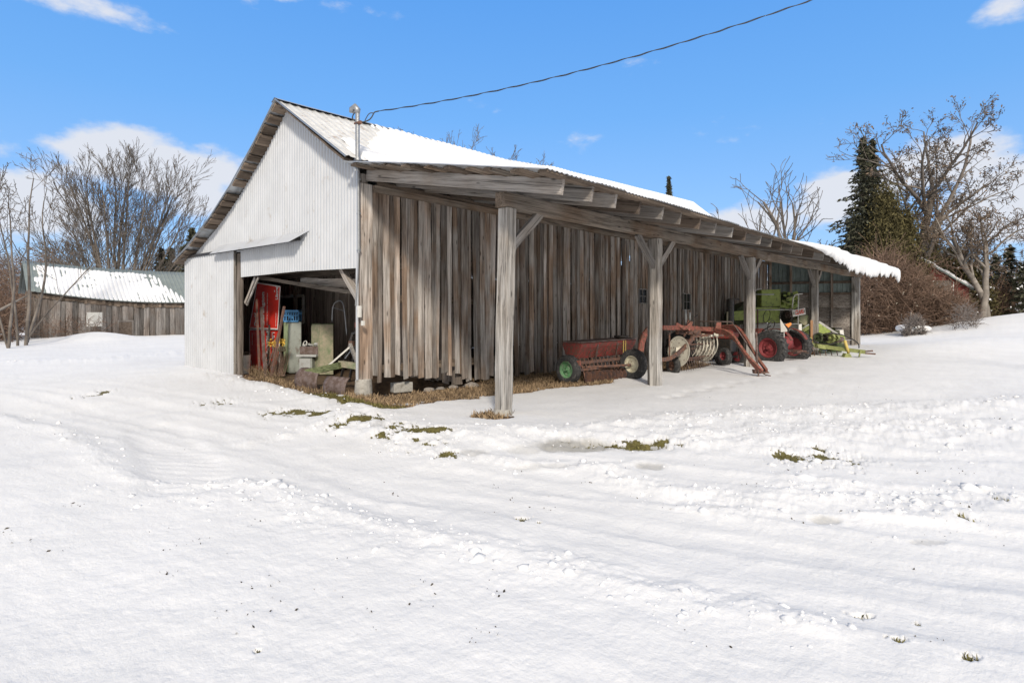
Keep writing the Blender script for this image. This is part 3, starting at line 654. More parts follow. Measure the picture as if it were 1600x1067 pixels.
# electrical bits on the corner
mb = MB(); mb.box(FP(561.5, 487, -.08), (.07, .06, .22)); mb.build('electrical_box', M['offwhite'], barn, bevel=.008)
mb = MB(); mb.box(FP(567, 505, -.07), (.06, .05, .09)); mb.build('outlet_cover', M['offwhite'], barn, bevel=.006)
mb = MB(); mb.box(FP(557, 508, .02), (.07, .04, .1)); mb.build('switch_box', M['red'], barn, bevel=.006)
# service mast with weatherhead
mx, my = .06, -.09
mb = MB(); zt = FP(566, 172, my).z
mb.tube([(mx, my, 4.35), (mx, my, zt)], .042, 12); mb.lathe((mx, my, 4.5), (0, 0, 1), [(0, .042), (0, .075), (.05, .06), (.05, .042)], 12)
mast = mb.build('service_mast', M['steel'], barn, smooth=False)
mb = MB(); mb.tube([(mx, my, zt-.03), (mx, my, zt+.04), (mx-.05, my-.02, zt+.10), (mx-.11, my-.05, zt+.06), (mx-.12, my-.055, zt)], [.045, .06, .065, .06, .045], 12); mb.build('weatherhead', M['steel'], mast, smooth=True)
mb = MB(); mb.tube([(mx+.04, my, zt-.22), (mx+.11, my, zt-.22)], .035, 10); mb.box((mx, my, zt-.22), (.1, .1, .03)); mb.build('insulator', M['rust'], mast)
mb = MB(); mb.tube([(mx, my, 4.35), (mx, my+.02, 4.3), (mx, my+.03, 2.75)], .028, 10)
for z in (4.15, 3.5, 2.8): mb.box((mx, my+.03, z), (.09, .04, .03))
mb.tube([(mx, my+.03, 2.75), (mx-.03, my+.03, 2.4), (mx-.1, my+.02, 1.75)], .013, 8); mb.build('conduit', M['steel'], barn)
# loop of service wire at the mast
mb = MB()
def arc(pts, n=10):
    pts = [Vector(p) for p in pts]; o = []
    for i in range(len(pts)-1):
        p0 = pts[max(i-1, 0)]; p1 = pts[i]; p2 = pts[i+1]; p3 = pts[min(i+2, len(pts)-1)]
        for k in range(n):
            t = k/n; o.append(.5*((2*p1)+(p2-p0)*t+(2*p0-5*p1+4*p2-p3)*t*t+(3*p1-p0-3*p2+p3)*t**3))
    o.append(pts[-1]); return o
wl = [PX(u, v, 10.8) for u, v in ((563, 171), (553, 178), (551, 186), (558, 191), (567, 191), (576, 188), (581, 183), (585, 176), (592, 174))]
mb.tube(arc(wl, 6), .012, 6); mb.tube(arc([PX(u, v, 10.82) for u, v in ((570, 189), (575, 180), (579, 177), (583, 177))], 6), .009, 6); mb.build('drop_wire', M['cable'], mast)

# roof of the main building
def roof_pt(x, y, prof, t):   # t over the profile's length; ridge rises towards the back
    pass
def roof_slope(name, prof, mat, y0, y1, dy, period, amp, side):
    xs = [p[0] for p in prof]; zs = [p[1] for p in prof]; m = (len(prof)-1)*3+1
    tt = np.linspace(0, len(prof)-1, m); X = np.interp(tt, range(len(prof)), xs); Z = np.interp(tt, range(len(prof)), zs)
    ny = int((y1-y0)/dy)+1; Ys = np.linspace(y0, y1, ny); V = []
    k = (Ys/period) % 1; rib = amp*np.exp(-((k-.5)/.13)**2)
    lap = (np.floor(Ys/.8) % 2)*.004
    for i in range(m):
        f = 1-abs(X[i]-xs[0])/abs(xs[-1]-xs[0])
        sag = .02*np.sin(Ys*.9+i)*math.sin(math.pi*i/(m-1)) + .015*np.sin(Ys*2.3+i*.7)*(i == m-1)
        add = np.interp(Ys, [0, 3, 7, 9.4, 19.4, 20.4], [0, .06, .12, .32, .68, .70])*f
        V.append(np.stack([np.full(ny, X[i]), Ys, Z[i]+.05+add+rib+lap+sag], 1))
    V = np.concatenate(V); i = np.arange(m-1)[:, None]; j = np.arange(ny-1)[None, :]
    Q = np.stack([i*ny+j, i*ny+j+1, (i+1)*ny+j+1, (i+1)*ny+j], -1).reshape(-1, 4)
    if side > 0: Q = Q[:, ::-1]
    o = np_mesh(name, V, Q, mat, barn, nrg.random(len(Q)))
    s = o.modifiers.new('thickness', 'SOLIDIFY'); s.thickness = .004; s.offset = -1
    return o
rr = roof_slope('roof', RPROF[:1]+[(-1.3, 5.33), (.1, 4.49)], M['roofmetal'], -.36, 20.4, .0333, .2, .028, 1)
rl = roof_slope('roof', LPROF, M['galv'], -.36, 20.4, .05, .2, .02, -1)
ridge = [(-2.8, y, 6.27+.09+ridge_add(y)) for y in np.linspace(-.38, 20.42, 40)]
mb = MB()
for (a, b_) in zip(ridge[:-1], ridge[1:]):
    a = Vector(a); b_ = Vector(b_)
    mb.add([a+Vector((-.16, 0, -.07)), a, a+Vector((.17, 0, -.08)), b_+Vector((-.16, 0, -.07)), b_, b_+Vector((.17, 0, -.08))], [(0, 1, 4, 3), (1, 2, 5, 4)])
mb.build('ridge_cap', M['galv'], rr)
# purlins under the roof, their ends show along the left rake
kk = 0
for a, b_ in zip(LPROF[:-1], LPROF[1:]):
    L = math.hypot(b_[0]-a[0], b_[1]-a[1]); n = max(2, int(round(L/.29)))
    sl = math.atan2(a[1]-b_[1], a[0]-b_[0])
    for i in range(n):
        t = (i+.5)/n; x = a[0]+(b_[0]-a[0])*t; z = a[1]+(b_[1]-a[1])*t
        wv = L/n*rng.uniform(.55, .98)
        if kk in (9, 16, 17, 20): kk += 1; continue
        g = MB().box((x, (-.34+2)/2, z+.005), (wv, 2.34, .045+rng.uniform(0, .02)), ry=-sl+rng.uniform(-.06, .06), rnd=rng.random()); kk += 1
        g.build('purlin', M['brownY'], barn)
mb = MB()
for a, b_ in zip(LPROF[:-1], LPROF[1:]): mb.beam((a[0], -.37, a[1]+.055), (b_[0], -.37, b_[1]+.055), .012, .03)
mb.beam((-2.8, -.37, 6.33), (.1, -.37, 4.53), .012, .035); mb.build('rake_trim', M['steel'], barn)
mb = MB(); mb.beam((-2.75, -.2, 6.24), (0, -.2, 4.49), .3, .03, n=10, jit=.006, rnd=.3); mb.build('rake_board', M['brownX'], barn)

def snow_sheet(name, P, thick, parent, n1, n2, mat=None):
    """P(s,t)->(x,y,z) arrays, thick(s,t)->thickness; snow lies where thickness is positive"""
    s, t = np.meshgrid(np.linspace(0, 1, n1), np.linspace(0, 1, n2), indexing='ij'); x, y, z = P(s, t); th = thick(s, t, x, y)
    edge = np.clip(np.minimum(np.minimum(s, 1-s)*n1/3, np.minimum(t, 1-t)*n2/2), 0, 1); th = np.where(th > 0, th*edge, th)
    V = np.stack([x.ravel(), y.ravel(), (z+np.where(th > 0, th, -.02)).ravel()], 1)
    i = np.arange(n1-1)[:, None]; j = np.arange(n2-1)[None, :]
    Q = np.stack([i*n2+j, (i+1)*n2+j, (i+1)*n2+j+1, i*n2+j+1], -1).reshape(-1, 4); tf = th.ravel()
    Q = Q[(tf[Q] > 0).any(1)]
    return np_mesh(name, V, Q, mat or M['snow'], parent, smooth=True)
def rp(s, t):
    y = -.3+20.6*s; x = -2.78+2.86*t; z = 6.27+(4.50-6.27)*t+.06 + np.interp(y, [0, 3, 7, 9.4, 19.4, 20.4], [0, .06, .12, .32, .68, .70])*(1-t); return x, y, z
def rth(s, t, x, y):
    rib = np.exp(-(((y/.2) % 1-.5)/.16)**2)
    m = .5 - .45*fbm(y*.5+3, x*1.2, 4, 3) - sstep(2.3, -.2, y + (t-.5)*1.6 + .7*fbm(t*5, y*3, 3, 19))*1.2 - rib*.85*(1-sstep(.15, .75, t))*(.4+1.1*vnoise(y*1.3, x*0, 7)) - rib*.12 + .35*sstep(.25, .7, t)
    m = m + .5*sstep(8.6, 9.2, y)
    return np.where(m > .12, .03+.07*np.clip(m, 0, 1), -1)
snow_sheet('roof_snow', rp, rth, rr, 900, 60)

# ------------------------------------------------------------------ lean-to
def lz(x): return 4.44-.198*x
LY0, LY1, LXE = -.42, 24.4, 4.95
ny = int((LY1-LY0)/.0165); Ys = np.linspace(LY0, LY1, ny); Xs = np.linspace(.02, LXE, 12)
V = np.concatenate([np.stack([np.full(ny, x)+(.02*np.sin(np.floor(Ys/.75)*2.1) if x > 4.9 else 0), Ys, lz(x)+.012*np.sin(Ys*2*np.pi/.1)+.01*np.sin(Ys*.8+x)+(np.floor(Ys/.75) % 2)*.004], 1) for x in Xs])
i = np.arange(len(Xs)-1)[:, None]; j = np.arange(ny-1)[None, :]
Q = np.stack([i*ny+j, (i+1)*ny+j, (i+1)*ny+j+1, i*ny+j+1], -1).reshape(-1, 4)
lr = np_mesh('lean_to_roof', V, Q, M['galv'], barn, nrg.random(len(Q)), smooth=True)
for i, x in enumerate((.35, 1.25, 2.1, 2.95, 3.8, 4.35, 4.83)):
    mb = MB(); w = rng.uniform(.12, .2); mb.beam((x, LY0+.06, lz(x)-.038), (x, LY1-.1, lz(x)-.038), w, .04, n=16, jit=.004, rnd=rng.random()); mb.build('purlin', M['brownY'], barn)
for i in range(9):     # short odd boards under the sheets near the front
    x = .4+i*.5; mb = MB(); mb.beam((x, LY0+rng.uniform(.02, .1), lz(x)-.03), (x+rng.uniform(-.1, .1), rng.uniform(.5, 2.2), lz(x)-.04), rng.uniform(.1, .18), .025, rnd=rng.random()); mb.build('batten', M['greyY'], barn)
RAF = [.13, .75, 1.47, 2.18, 2.89, 3.62, 4.38, 5.21, 6.0, 6.8, 7.65, 8.43, 9.29, 10.18, 11.1, 12.1]
while RAF[-1] < 23.6: RAF.append(RAF[-1]+.92)
for i, y in enumerate(RAF):
    xe = 4.8+rng.uniform(-.05, .04); hh = .215; dz = -.058-hh/2
    obeam('rafter', M['greyX'] if i < 1 or i % 3 else M['brownX'], (.06, y, lz(.06)+dz), (xe, y+rng.uniform(-.02, .02), lz(xe)+dz), .055, hh, parent=barn, n=6, rnd=rng.uniform(.2, .8) if i else .95)
# posts, beam, braces
PT = [(3.42, .38), (3.42, 5.25), (3.42, 10.9), (3.45, 17.4), (3.6, 23.6)]
tops = [(3.47, .43), (3.42, 5.25), (3.42, 10.9), (3.45, 17.4), (3.6, 23.6)]
beam_b = 3.245
posts = []
for i, ((x, y), (tx, ty)) in enumerate(zip(PT, tops)):
    zg = hz(x, y)-.1
    mb = MB(); mb.beam((x, y, zg), (tx, ty, beam_b-.005), .205, .205, up=(1, 0, 0), n=12, jit=.007, rnd=.8 if i != 3 else .6)
    p = mb.build('post', M['grey'], barn, bevel=.012); posts.append(p)
    if i in (1, 2, 3):     # doubled posts show a seam plank
        MB().beam((x-.13, y+.03, zg), (tx-.13, ty+.03, beam_b-.01), .05, .15, up=(1, 0, 0), n=8, jit=.005, rnd=.35).build('plank', M['grey'], p)
    if i == 3: MB().beam((x-.08, y-.13, zg), (x-.08, y-.12, 1.35), .07, .05, up=(0, 1, 0), rnd=.9).build('plank', wood('orange_plank', (.28, .14, .07), (.5, .3, .17), 'Z'), p, label='orange brown plank nailed to the post')
    for sgn in (-1, 1):
        if (i == 0 and sgn < 0) or (i == 4 and sgn > 0): continue
        obeam('brace', M['greyX'], (tx, ty+sgn*.08, 2.63), (tx, ty+sgn*.80, beam_b+.02), .075, .145, up=(0, -sgn*.6, .7), parent=p, n=3, jit=.005, rnd=.45+.2*sgn)
mb = MB(); zg = hz(3.42, .38); mb.lathe((3.42, .38, zg-.12), (0, 0, 1), [(0, .001), (0, .17), (.15, .165), (.22, .13), (.22, .001)], 10); mb.build('footing', M['concrete'], posts[0])
MB().beam((3.46, .27, beam_b+.117), (3.43, 12.0, beam_b+.117), .20, .232, n=18, jit=.008, rnd=.42).build('beam', M['greyY'], barn, bevel=.01)
MB().beam((3.43, 12.005, beam_b+.117), (3.6, 24.0, beam_b+.117), .20, .232, n=18, jit=.008, rnd=.55).build('beam', M['greyY'], barn, bevel=.01)
MB().beam((3.30, .75, beam_b+.13), (3.42, 23.9, beam_b+.13), .05, .15, n=20, jit=.004, rnd=.3).build('top_plate', M['brownY'], barn)
MB().beam((.075, .26, 4.02), (.075, 22.6, 4.02), .06, .13, n=24, jit=.006, rnd=.7).build('ledger', M['greyY'], barn)
MB().beam((.14, .3, 4.12), (.14, 22.6, 4.12), .05, .07, n=24, jit=.005, rnd=.4).build('ledger', M['brownY'], barn)

# end wall of the lean-to: horizontal boards below, metal above
A = Vector((.05, 22.5, 0)); B = Vector((3.5, 23.65, 0)); e = (B-A).normalized(); L = (B-A).length; nn = Vector((e.y, -e.x, 0))
mb = MB(); z = 0
while z < 2.45:
    w_ = rng.uniform(.16, .24); mb.beam(A+Vector((0, 0, z+w_/2)), B+Vector((0, 0, z+w_/2+rng.uniform(-.01, .01))), .03, w_-.002, n=3, jit=.004, rnd=rng.random()); z += w_
mb.build('end_wall', wood('end_boards', (.10, .08, .065), (.32, .29, .26), 'X'), barn)
vs = []; fs = []; n = int(L/.017)
for i in range(n+1):
    s = L*i/n; k = (s/.19) % 1; o = .02 if .15 < k < .45 else 0; p = A+e*s+nn*(-.03-o)
    vs += [(p.x, p.y, 2.3), (p.x, p.y, lz(p.x)-.06)]
for i in range(n): fs.append((i*2, i*2+2, i*2+3, i*2+1))
mb = MB(); mb.add(vs, fs); mb.build('end_sheeting', M['panelmetal'], barn)
for i, s in enumerate((.12, 1.0, 1.85, 2.7, L-.1)):
    p = A+e*s+nn*.08; MB().beam((p.x, p.y, 0), (p.x, p.y, lz(p.x)-.08), .1, .09, up=nn, n=4, jit=.004, rnd=rng.random()).build('stud', M['grey' if i == 4 else 'wall'], barn)
for z in (2.52, 3.05): MB().beam(A+nn*.05+Vector((0, 0, z)), B+nn*.05+Vector((0, 0, z)), .04, .12, n=3, jit=.003, rnd=.3).build('girt', M['brownX'], barn)

# thick snow slab creeping off the far end of the lean-to roof
def snow_slab():
    ys = np.linspace(9.2, 24.65, 340); V = []; env = sstep(9.2, 13.5, ys)
    nz = .25+.75*fbm(ys*.55, ys*0+3.3, 5, 13, .6); nz2 = vnoise(ys*3.6, ys*0, 14)
    jag_ = np.abs(fbm(ys*2.6, ys*0+1.3, 4, 17, .7)); drop = env*(.03 + sstep(10.5, 15.5, ys)*np.clip(.10+.62*nz+.22*jag_+.08*nz2, 0, 1)); over = .02+.15*env+.12*env*fbm(ys*1.2, ys*0+5, 3, 18)
    endt = sstep(24.65, 24.2, ys)
    for y, ev, dr, ov, en, q in zip(ys, env, drop, over, endt, nz2):
        th = (.03+.17*ev*(.7+.6*q))*(.35+.65*en); xe = LXE
        sec = [(.3, .03), (.3, th*.6), (1.6, th*.9), (3.0, th), (4.2, th*1.02), (xe-.15, th*.97), (xe+ov*.6, th*.72), (xe+ov, th*.25), (xe+ov*1.02, -dr*.45), (xe+ov*.8, -dr*.85), (xe+ov*.55, -dr), (xe+.04, -dr*.6), (xe+.025, -.01), (xe+.02, .018), (3, .02)]
        V.append([(x, y, lz(min(x, xe))+z) for x, z in sec])
    V = np.array(V); n, m, _ = V.shape; i = np.arange(n-1)[:, None]; j = np.arange(m)[None, :]; jn = (j+1) % m
    Q = np.stack([i*m+j+0*jn, i*m+jn, (i+1)*m+jn, (i+1)*m+j+0*jn], -1).reshape(-1, 4)
    V2 = V.reshape(-1, 3)
    o = np_mesh('roof_snow', V2, Q, M['snow'], lr, smooth=True)
    mb = MB(); mb.add([tuple(v) for v in V[-1]], [tuple(range(m))]); mb.add([tuple(v) for v in V[0]], [tuple(range(m-1, -1, -1))]); mb.build('snow_face', M['snow'], o)
snow_slab()
def lsP(s, t): y = .2+8.6*s; x = .3+4.0*t; return x, y, 4.44-.198*x+.015
snow_sheet('roof_snow', lsP, lambda s, t, x, y: np.where(.3+fbm(x*.8, y*.8, 3, 2) > 0, .05, -1.), lr, 160, 60)

# ------------------------------------------------------------------ helpers for machines
def text_mesh(name, txt, org, ex, ey, size, mat, parent, w=None, bold=.0, h=None):
    """flat lettering: org = lower left corner, ex = reading direction, ey = up direction of the letters"""
    c = bpy.data.curves.new('letters', 'FONT'); c.body = txt; c.size = 1; c.extrude = .004/size; c.offset = bold
    o = bpy.data.objects.new('letters', c); COL.objects.link(o); bpy.context.view_layer.update()
    me = bpy.data.meshes.new_from_object(o.evaluated_get(bpy.context.evaluated_depsgraph_get())); bpy.data.objects.remove(o); bpy.data.curves.remove(c)
    xs = [v.co.x for v in me.vertices]; ys = [v.co.y for v in me.vertices]; x0, x1, y0, y1 = min(xs), max(xs), min(ys), max(ys)
    ex = Vector(ex).normalized(); ey = Vector(ey).normalized(); ez = ex.cross(ey)
    sx = (w/(x1-x0)) if w else size; sy = (h/(y1-y0)) if h else (size if not w else min(size, sx*1.3)); off = origin(parent)
    for v in me.vertices: v.co = Vector(org)+ex*((v.co.x-x0)*sx)+ey*((v.co.y-y0)*sy)+ez*(v.co.z*size)-off
    me.name = name; me.materials.clear(); me.materials.append(mat)
    o = bpy.data.objects.new(name, me); COL.objects.link(o); o.parent = parent; return o

def wheel(parent, c, axis, Rr, Wd, rim, ratio=.6, lugs=0, style='dish', name='wheel', seg=32):
    """wheel (rim and hub) with its tyre as sub-part; axis points outwards"""
    c = Vector(c); ax = Vector(axis).normalized(); ri = Rr*ratio
    mb = MB()
    prof = [(Wd*.42, ri*1.02), (Wd*.45, ri*.97), (Wd*.30, ri*.92), (Wd*.16, ri*.80), (Wd*.20, ri*.62), (Wd*.12, ri*.45), (Wd*.20, ri*.34), (Wd*.24, ri*.18), (Wd*.5, ri*.15), (Wd*.5, .001)]
    if style == 'flat': prof = [(Wd*.42, ri*1.02), (Wd*.45, ri*.95), (Wd*.2, ri*.9), (Wd*.12, ri*.7), (Wd*.22, ri*.55), (Wd*.26, ri*.25), (Wd*.45, ri*.2), (Wd*.45, .001)]
    mb.lathe(c, ax, prof, seg); mb.lathe(c, ax, [(-Wd*.4, .001), (-Wd*.4, ri)], seg)
    a = ax.orthogonal().normalized(); b = ax.cross(a)
    for k in range(5):
        an = 2*math.pi*k/5; p = c+(a*math.cos(an)+b*math.sin(an))*ri*.42+ax*Wd*.16; mb.lathe(p, ax, [(0, ri*.05), (Wd*.1, ri*.05), (Wd*.1, .001)], 6)
    w = mb.build(name, rim, parent, smooth=False)
    t = MB(); pr = [(-Wd*.40, ri), (-Wd*.5, ri*1.12), (-Wd*.52, (ri+Rr)*.5), (-Wd*.46, Rr*.93), (-Wd*.30, Rr*.985), (0, Rr), (Wd*.30, Rr*.985), (Wd*.46, Rr*.93), (Wd*.52, (ri+Rr)*.5), (Wd*.5, ri*1.12), (Wd*.40, ri)]
    t.lathe(c, ax, pr, seg, close=True)
    if lugs:
        for k in range(lugs):
            for sgn in (-1, 1):
                an = 2*math.pi*(k+.5*(sgn > 0))/lugs; an2 = an+sgn*0+2*math.pi*.55/lugs
                f = lambda q, r, s_: c+(a*math.cos(q)+b*math.sin(q))*r+ax*s_
                t.beam(f(an, Rr*.995, 0), f(an2, Rr*.955, sgn*Wd*.5), Rr*.055, Rr*.09, up=(a*math.cos(an)+b*math.sin(an)))
    else:
        for q in (-.28, -.1, .1, .28): t.lathe(c, ax, [(Wd*(q-.05), Rr*.98), (Wd*(q-.04), Rr*1.012), (Wd*(q+.04), Rr*1.012), (Wd*(q+.05), Rr*.98)], seg)
    t.build('tyre', M['rubber'], w, smooth=False)
    return w
def wheel_tube(parent, name, pts, r, mat, seg=8, **k):
    mb = MB(); mb.tube(pts, r, seg); return mb.build(name, mat, parent, smooth=True, **k)

# ------------------------------------------------------------------ red grain drill
gd = empty('grain_drill', (1.75, 5.4, hz(1.75, 5.4)), 'red grain drill with one green and one cream wheel against the board wall', 'seed drill')
zA = .92; ya, yb = 4.62, 6.55; xc = 1.62
sec = [(-.27, .0), (-.30, -.02), (-.28, -.09), (-.15, -.37), (.10, -.37), (.25, -.10), (.27, -.02), (.25, 0)]
mb = MB()
P0 = [(xc+a+.0, ya, zA+b_) for a, b_ in sec]; mb.prism(P0, (.28, yb-ya, .04)); mb.build('seed_box', M['red'], gd, bevel=.008)
mb = MB(); mb.prism([(xc-.29, ya-.03, zA+.003), (xc+.29, ya-.03, zA+.003), (xc+.27, ya-.03, zA+.03), (xc-.27, ya-.03, zA+.035)], (.28, yb-ya+.06, .04)); mb.build('lid', M['rustgrey'], gd)
for yy in (ya+.55, ya+1.25):
    x0 = xc+.28+.28*(yy-ya)/(yb-ya)
    MB().beam((x0-.01, yy, zA-.04), (x0-.10, yy+.03, zA-.38), .035, .012, up=(1, 0, 0)).build('strap', M['rustgrey'], gd)
for yy in (ya+1.42, ya+1.52): MB().beam((xc+.5, yy, zA+.02), (xc+.42, yy+.12, zA-.42), .02, .02).build('control_rod', M['yellowrod'], gd)
mb = MB()
for yy in (ya+.25, ya+.45, ya+.8, ya+1.1, ya+1.35): mb.beam((xc+.31+.14*(yy-ya), yy, zA-.16), (xc+.2+.14*(yy-ya), yy+.1, zA-.3), .02, .012, up=(1, 0, 0))
mb.build('gate_lever', M['rust'], gd)
mb = MB(); mb.beam((xc+.15, ya+.02, .46), (xc+.45, yb, .50), .05, .07); mb.beam((xc+.2, ya, .30), (xc+.5, yb, .33), .04, .05); mb.beam((xc-.2, ya, .42), (xc+.05, yb, .45), .05, .06)
for yy in (ya+.05, yb-.05): mb.beam((xc-.2+.13*(yy-ya), yy, .44), (xc+.2+.15*(yy-ya), yy, .47), .05, .05); mb.beam((xc+.05+.13*(yy-ya), yy, .44), (xc+.05+.13*(yy-ya), yy, .62), .05, .05)
fr = mb.build('frame', M['rust'], gd)
for k in range(14):
    yy = ya+.12+k*.133; x = xc+.1+.15*(yy-ya)
    wheel_tube(gd, 'seed_tube', [(x, yy, zA-.36), (x+.05, yy+.01, .42), (x+.12, yy+.02, .2), (x+.14, yy+.02, .07)], .016, M['rust'], 6)
mb = MB()
for k in range(13):
    yy = ya+.18+k*.133; x = xc+.28+.15*(yy-ya); mb.lathe((x, yy, .13), (.15, 1, 0), [(-.004, .001), (-.004, .14), (.004, .14), (.004, .001)], 16)
mb.build('disc_gang', M['rust'], gd)
MB().box((xc+.24, ya-.08, .42), (.07, .08, .22), rx=.1).build('bracket', M['rakered'], gd)
pL = PX(887, 575, 13.1); pR = PX(989, 567, 13.75)
adir = Vector((-.10, -1, 0))
wheel(gd, (pL.x-.02, pL.y+.05, hz(pL.x, pL.y)+.33), adir, .335, .20, M['rimgreen'], .58, style='dish')
wheel(gd, (pR.x, pR.y+.02, hz(pR.x, pR.y)+.35), adir, .36, .20, M['rimcream'], .56, style='flat')
MB().tube([(pL.x, pL.y+.1, .34), (pR.x, pR.y, .36)], .03, 8).build('axle', M['rust'], gd)
mb = MB(); mb.lathe((xc+.35, ya+1.55, zA+.10), (0, 0, 1), [(-.02, .001), (-.03, .08), (-.01, .17), (.02, .185), (.035, .18), (.0, .10), (-.005, .001)], 20); mb.tube([(xc+.3, ya+1.55, zA+.03), (xc+.35, ya+1.55, zA+.09)], .02, 6); mb.build('seat', M['black'], gd)
mb = MB(); arcp = [PX(u, v, 14.4) for u, v in ((1001, 549), (1003, 535), (1007, 523), (1013, 515), (1019, 511))]
for a, b_ in zip(arcp[:-1], arcp[1:]): mb.beam(a, b_, .16, .05, up=(1, -.3, 0))
mb.build('drawbar_arch', M['rakered'], gd)

# ------------------------------------------------------------------ hay rake
rk = empty('hay_rake', (2.6, 8.9, hz(2.6, 8.9)), 'rusty red side delivery hay rake with round white basket ends and long curved drawbar', 'hay rake')
def band(pts, w, h, up, name, mat, parent, n=5, jit=0, rnd=.5):
    mb = MB(); pts = arc(pts, n)
    for a, b_ in zip(pts[:-1], pts[1:]): mb.beam(a, b_+(b_-a)*.04, w, h, up=up, rnd=rnd)
    return mb.build(name, mat, parent)
band([PX(1036, 512, 14.8), PX(1070, 512, 15.4), PX(1100, 514, 15.9), PX(1125, 515, 16.3)], .06, .12, (0, 0, 1), 'main_beam', M['rakered'], rk)
# near curved arm and far curved arm down to the hitch
n_arm = [PX(1118, 517, 15.5), PX(1133, 519, 15.2), PX(1148, 529, 14.9), PX(1160, 546, 14.6), PX(1173, 563, 14.3), PX(1190, 581, 14.1)]
f_arm = [PX(1120, 513, 16.2), PX(1145, 511, 15.6), PX(1157, 517, 15.2), PX(1170, 535, 14.8), PX(1182, 557, 14.5), PX(1198, 579, 14.15)]
band(n_arm, .055, .15, (-.3, -.3, 1), 'curved_arm', M['rakered'], rk, rnd=.7); band(f_arm, .055, .13, (-.3, -.3, 1), 'curved_arm', M['rakered'], rk, rnd=.3)
wheel_tube(rk, 'lift_rod', [PX(1090, 502, 15.6), PX(1143, 503, 15.2), PX(1150, 512, 15.1), PX(1178, 553, 14.6)], .016, M['rustgrey'], 6)
mb = MB(); mb.prism([PX(1179, 578, 14.2), PX(1198, 578, 14.2), PX(1203, 583, 14.1), PX(1180, 584, 14.2)], RT*0+FW*.16); mb.tube([PX(1192, 583, 14.2), PX(1197, 586, 14.2), PX(1204, 587, 14.1)], .015, 6); mb.build('hitch_plate', M['rust'], rk)
jf = PX(1185, 592, 14.15); MB().tube([(jf.x, jf.y, hz(jf.x, jf.y)-.03), PX(1185, 570, 14.15)], .022, 8).build('jack_stand', M['rustgrey'], rk)
wheel_tube(rk, 'stand_rod', [PX(1183, 572, 14.3), PX(1182, 530, 14.6), PX(1181, 519, 14.6)], .03, M['rustgrey'], 8)
def basket_disc(c, ax, r, name):
    mb = MB(); mb.lathe(c, ax, [(-.012, .001), (-.012, r*.8), (.0, r*.97), (.02, r), (.02, r*.96), (.004, r*.8), (.006, .14), (.03, .12), (.03, .001)], 36); o = mb.build(name, M['cream'], rk)
    return o
axd = Vector((-.38, -1.0, .06)).normalized()
c1 = PX(1061, 549, 15.2); c2 = PX(1103, 545, 16.6)
d1 = basket_disc(c1, axd, .41, 'end_disc'); d2 = basket_disc(c2, axd, .37, 'end_disc')
a = axd.orthogonal().normalized(); b_ = axd.cross(a); mb = MB()
for k in range(14):
    an = k*2.4+.3; r = .12+.26*((k*37 % 10)/10); mb.lathe(c1+(a*math.cos(an)+b_*math.sin(an))*r+axd*.005, axd, [(0, .014), (.006, .014), (.006, .001)], 8)
mb.build('bolt_hole', M['rust'], d1)
mb = MB(); mb.box(c1+axd*.04+RT*-.02+Vector((0, 0, .04)), (.10, .08, .13), rz=.9); mb.build('bearing_block', M['cream'], d1)
band([PX(1033, 562, 14.6), PX(1046, 560, 14.8), PX(1058, 553, 14.8), PX(1072, 540, 15.0), PX(1083, 528, 15.2)], .06, .10, (0, .2, 1), 'side_arm', M['rust'], rk)
# tooth bars between the discs, wire teeth hanging from them
for k in range(5):
    an = 2*math.pi*k/5+.5; o1 = (a*math.cos(an)+b_*math.sin(an))*.31; p, q = c1+o1, c2+o1*.95
    tb = MB().tube([p, q], .02, 6).build('tooth_bar', M['rust'], rk)
    mb = MB()
    for j in range(12):
        t = (j+.5)/12; s0 = p.lerp(q, t); s1 = s0+Vector((.03, -.02, -.14)); s2 = s0+Vector((.10, -.07, -.27+.02*math.sin(j)))
        mb.tube([s0, s1, s2], .006, 4)
    mb.build('teeth', M['rustgrey'], tb)
# curved stripper bars seen as white hoops
mb = None
for j in range(7):
    t = .62+j*.085; p = c1.lerp(c2, t)+RT*.10*(j-3)*.0
    u0 = 1088+j*5.3; pts = [PX(u0, 525, 15.9), PX(u0+1.5, 538, 15.8), PX(u0-1, 549, 15.8), PX(u0-6, 556, 15.9)]
    band(pts, .027, .006, (0, -1, .2), 'stripper_bar', M['cream'], rk, n=3)
mb = MB()
for j in range(9):
    p = PX(1084+j*4.6+rng.uniform(-1, 1), 524+rng.uniform(-1.5, 1), 15.7); mb.box(p, (.07, .05, .06), rz=rng.random(), rx=rng.random())
mb.build('clamp', M['cream'], rk)
band([PX(1080, 527, 15.3), PX(1100, 524, 15.6), PX(1130, 524, 15.9)], .05, .06, (0, 0, 1), 'cross_beam', M['rust'], rk)
mb = MB(); mb.prism([PX(1120, 503, 15.9), PX(1117, 516, 15.9), PX(1127, 516, 15.9), PX(1127, 503, 15.9)], FW*.04); mb.build('gusset', M['rakered'], rk)
mb = MB(); mb.prism([PX(1075, 500, 15.4), PX(1083, 503, 15.4), PX(1078, 517, 15.4), PX(1072, 513, 15.4)], FW*.05); mb.build('gusset', M['rakered'], rk)
mb = MB(); mb.beam(PX(1056, 505, 15.2), PX(1070, 514, 15.2), .05, .07); mb.build('lever_bracket', M['rakered'], rk)
wheel_tube(rk, 'hand_lever', [PX(1071, 510, 15.4), PX(1082, 498, 15.4), PX(1090, 492, 15.4)], .012, M['black'], 6)
wheel_tube(rk, 'spring_tube', [PX(1071, 484, 15.5), PX(1072, 506, 15.5)], .03, M['palegrey'], 8); wheel_tube(rk, 'spring_tube', [PX(1078, 488, 15.5), PX(1078, 502, 15.5)], .025, M['palegrey'], 8)
mb = MB()
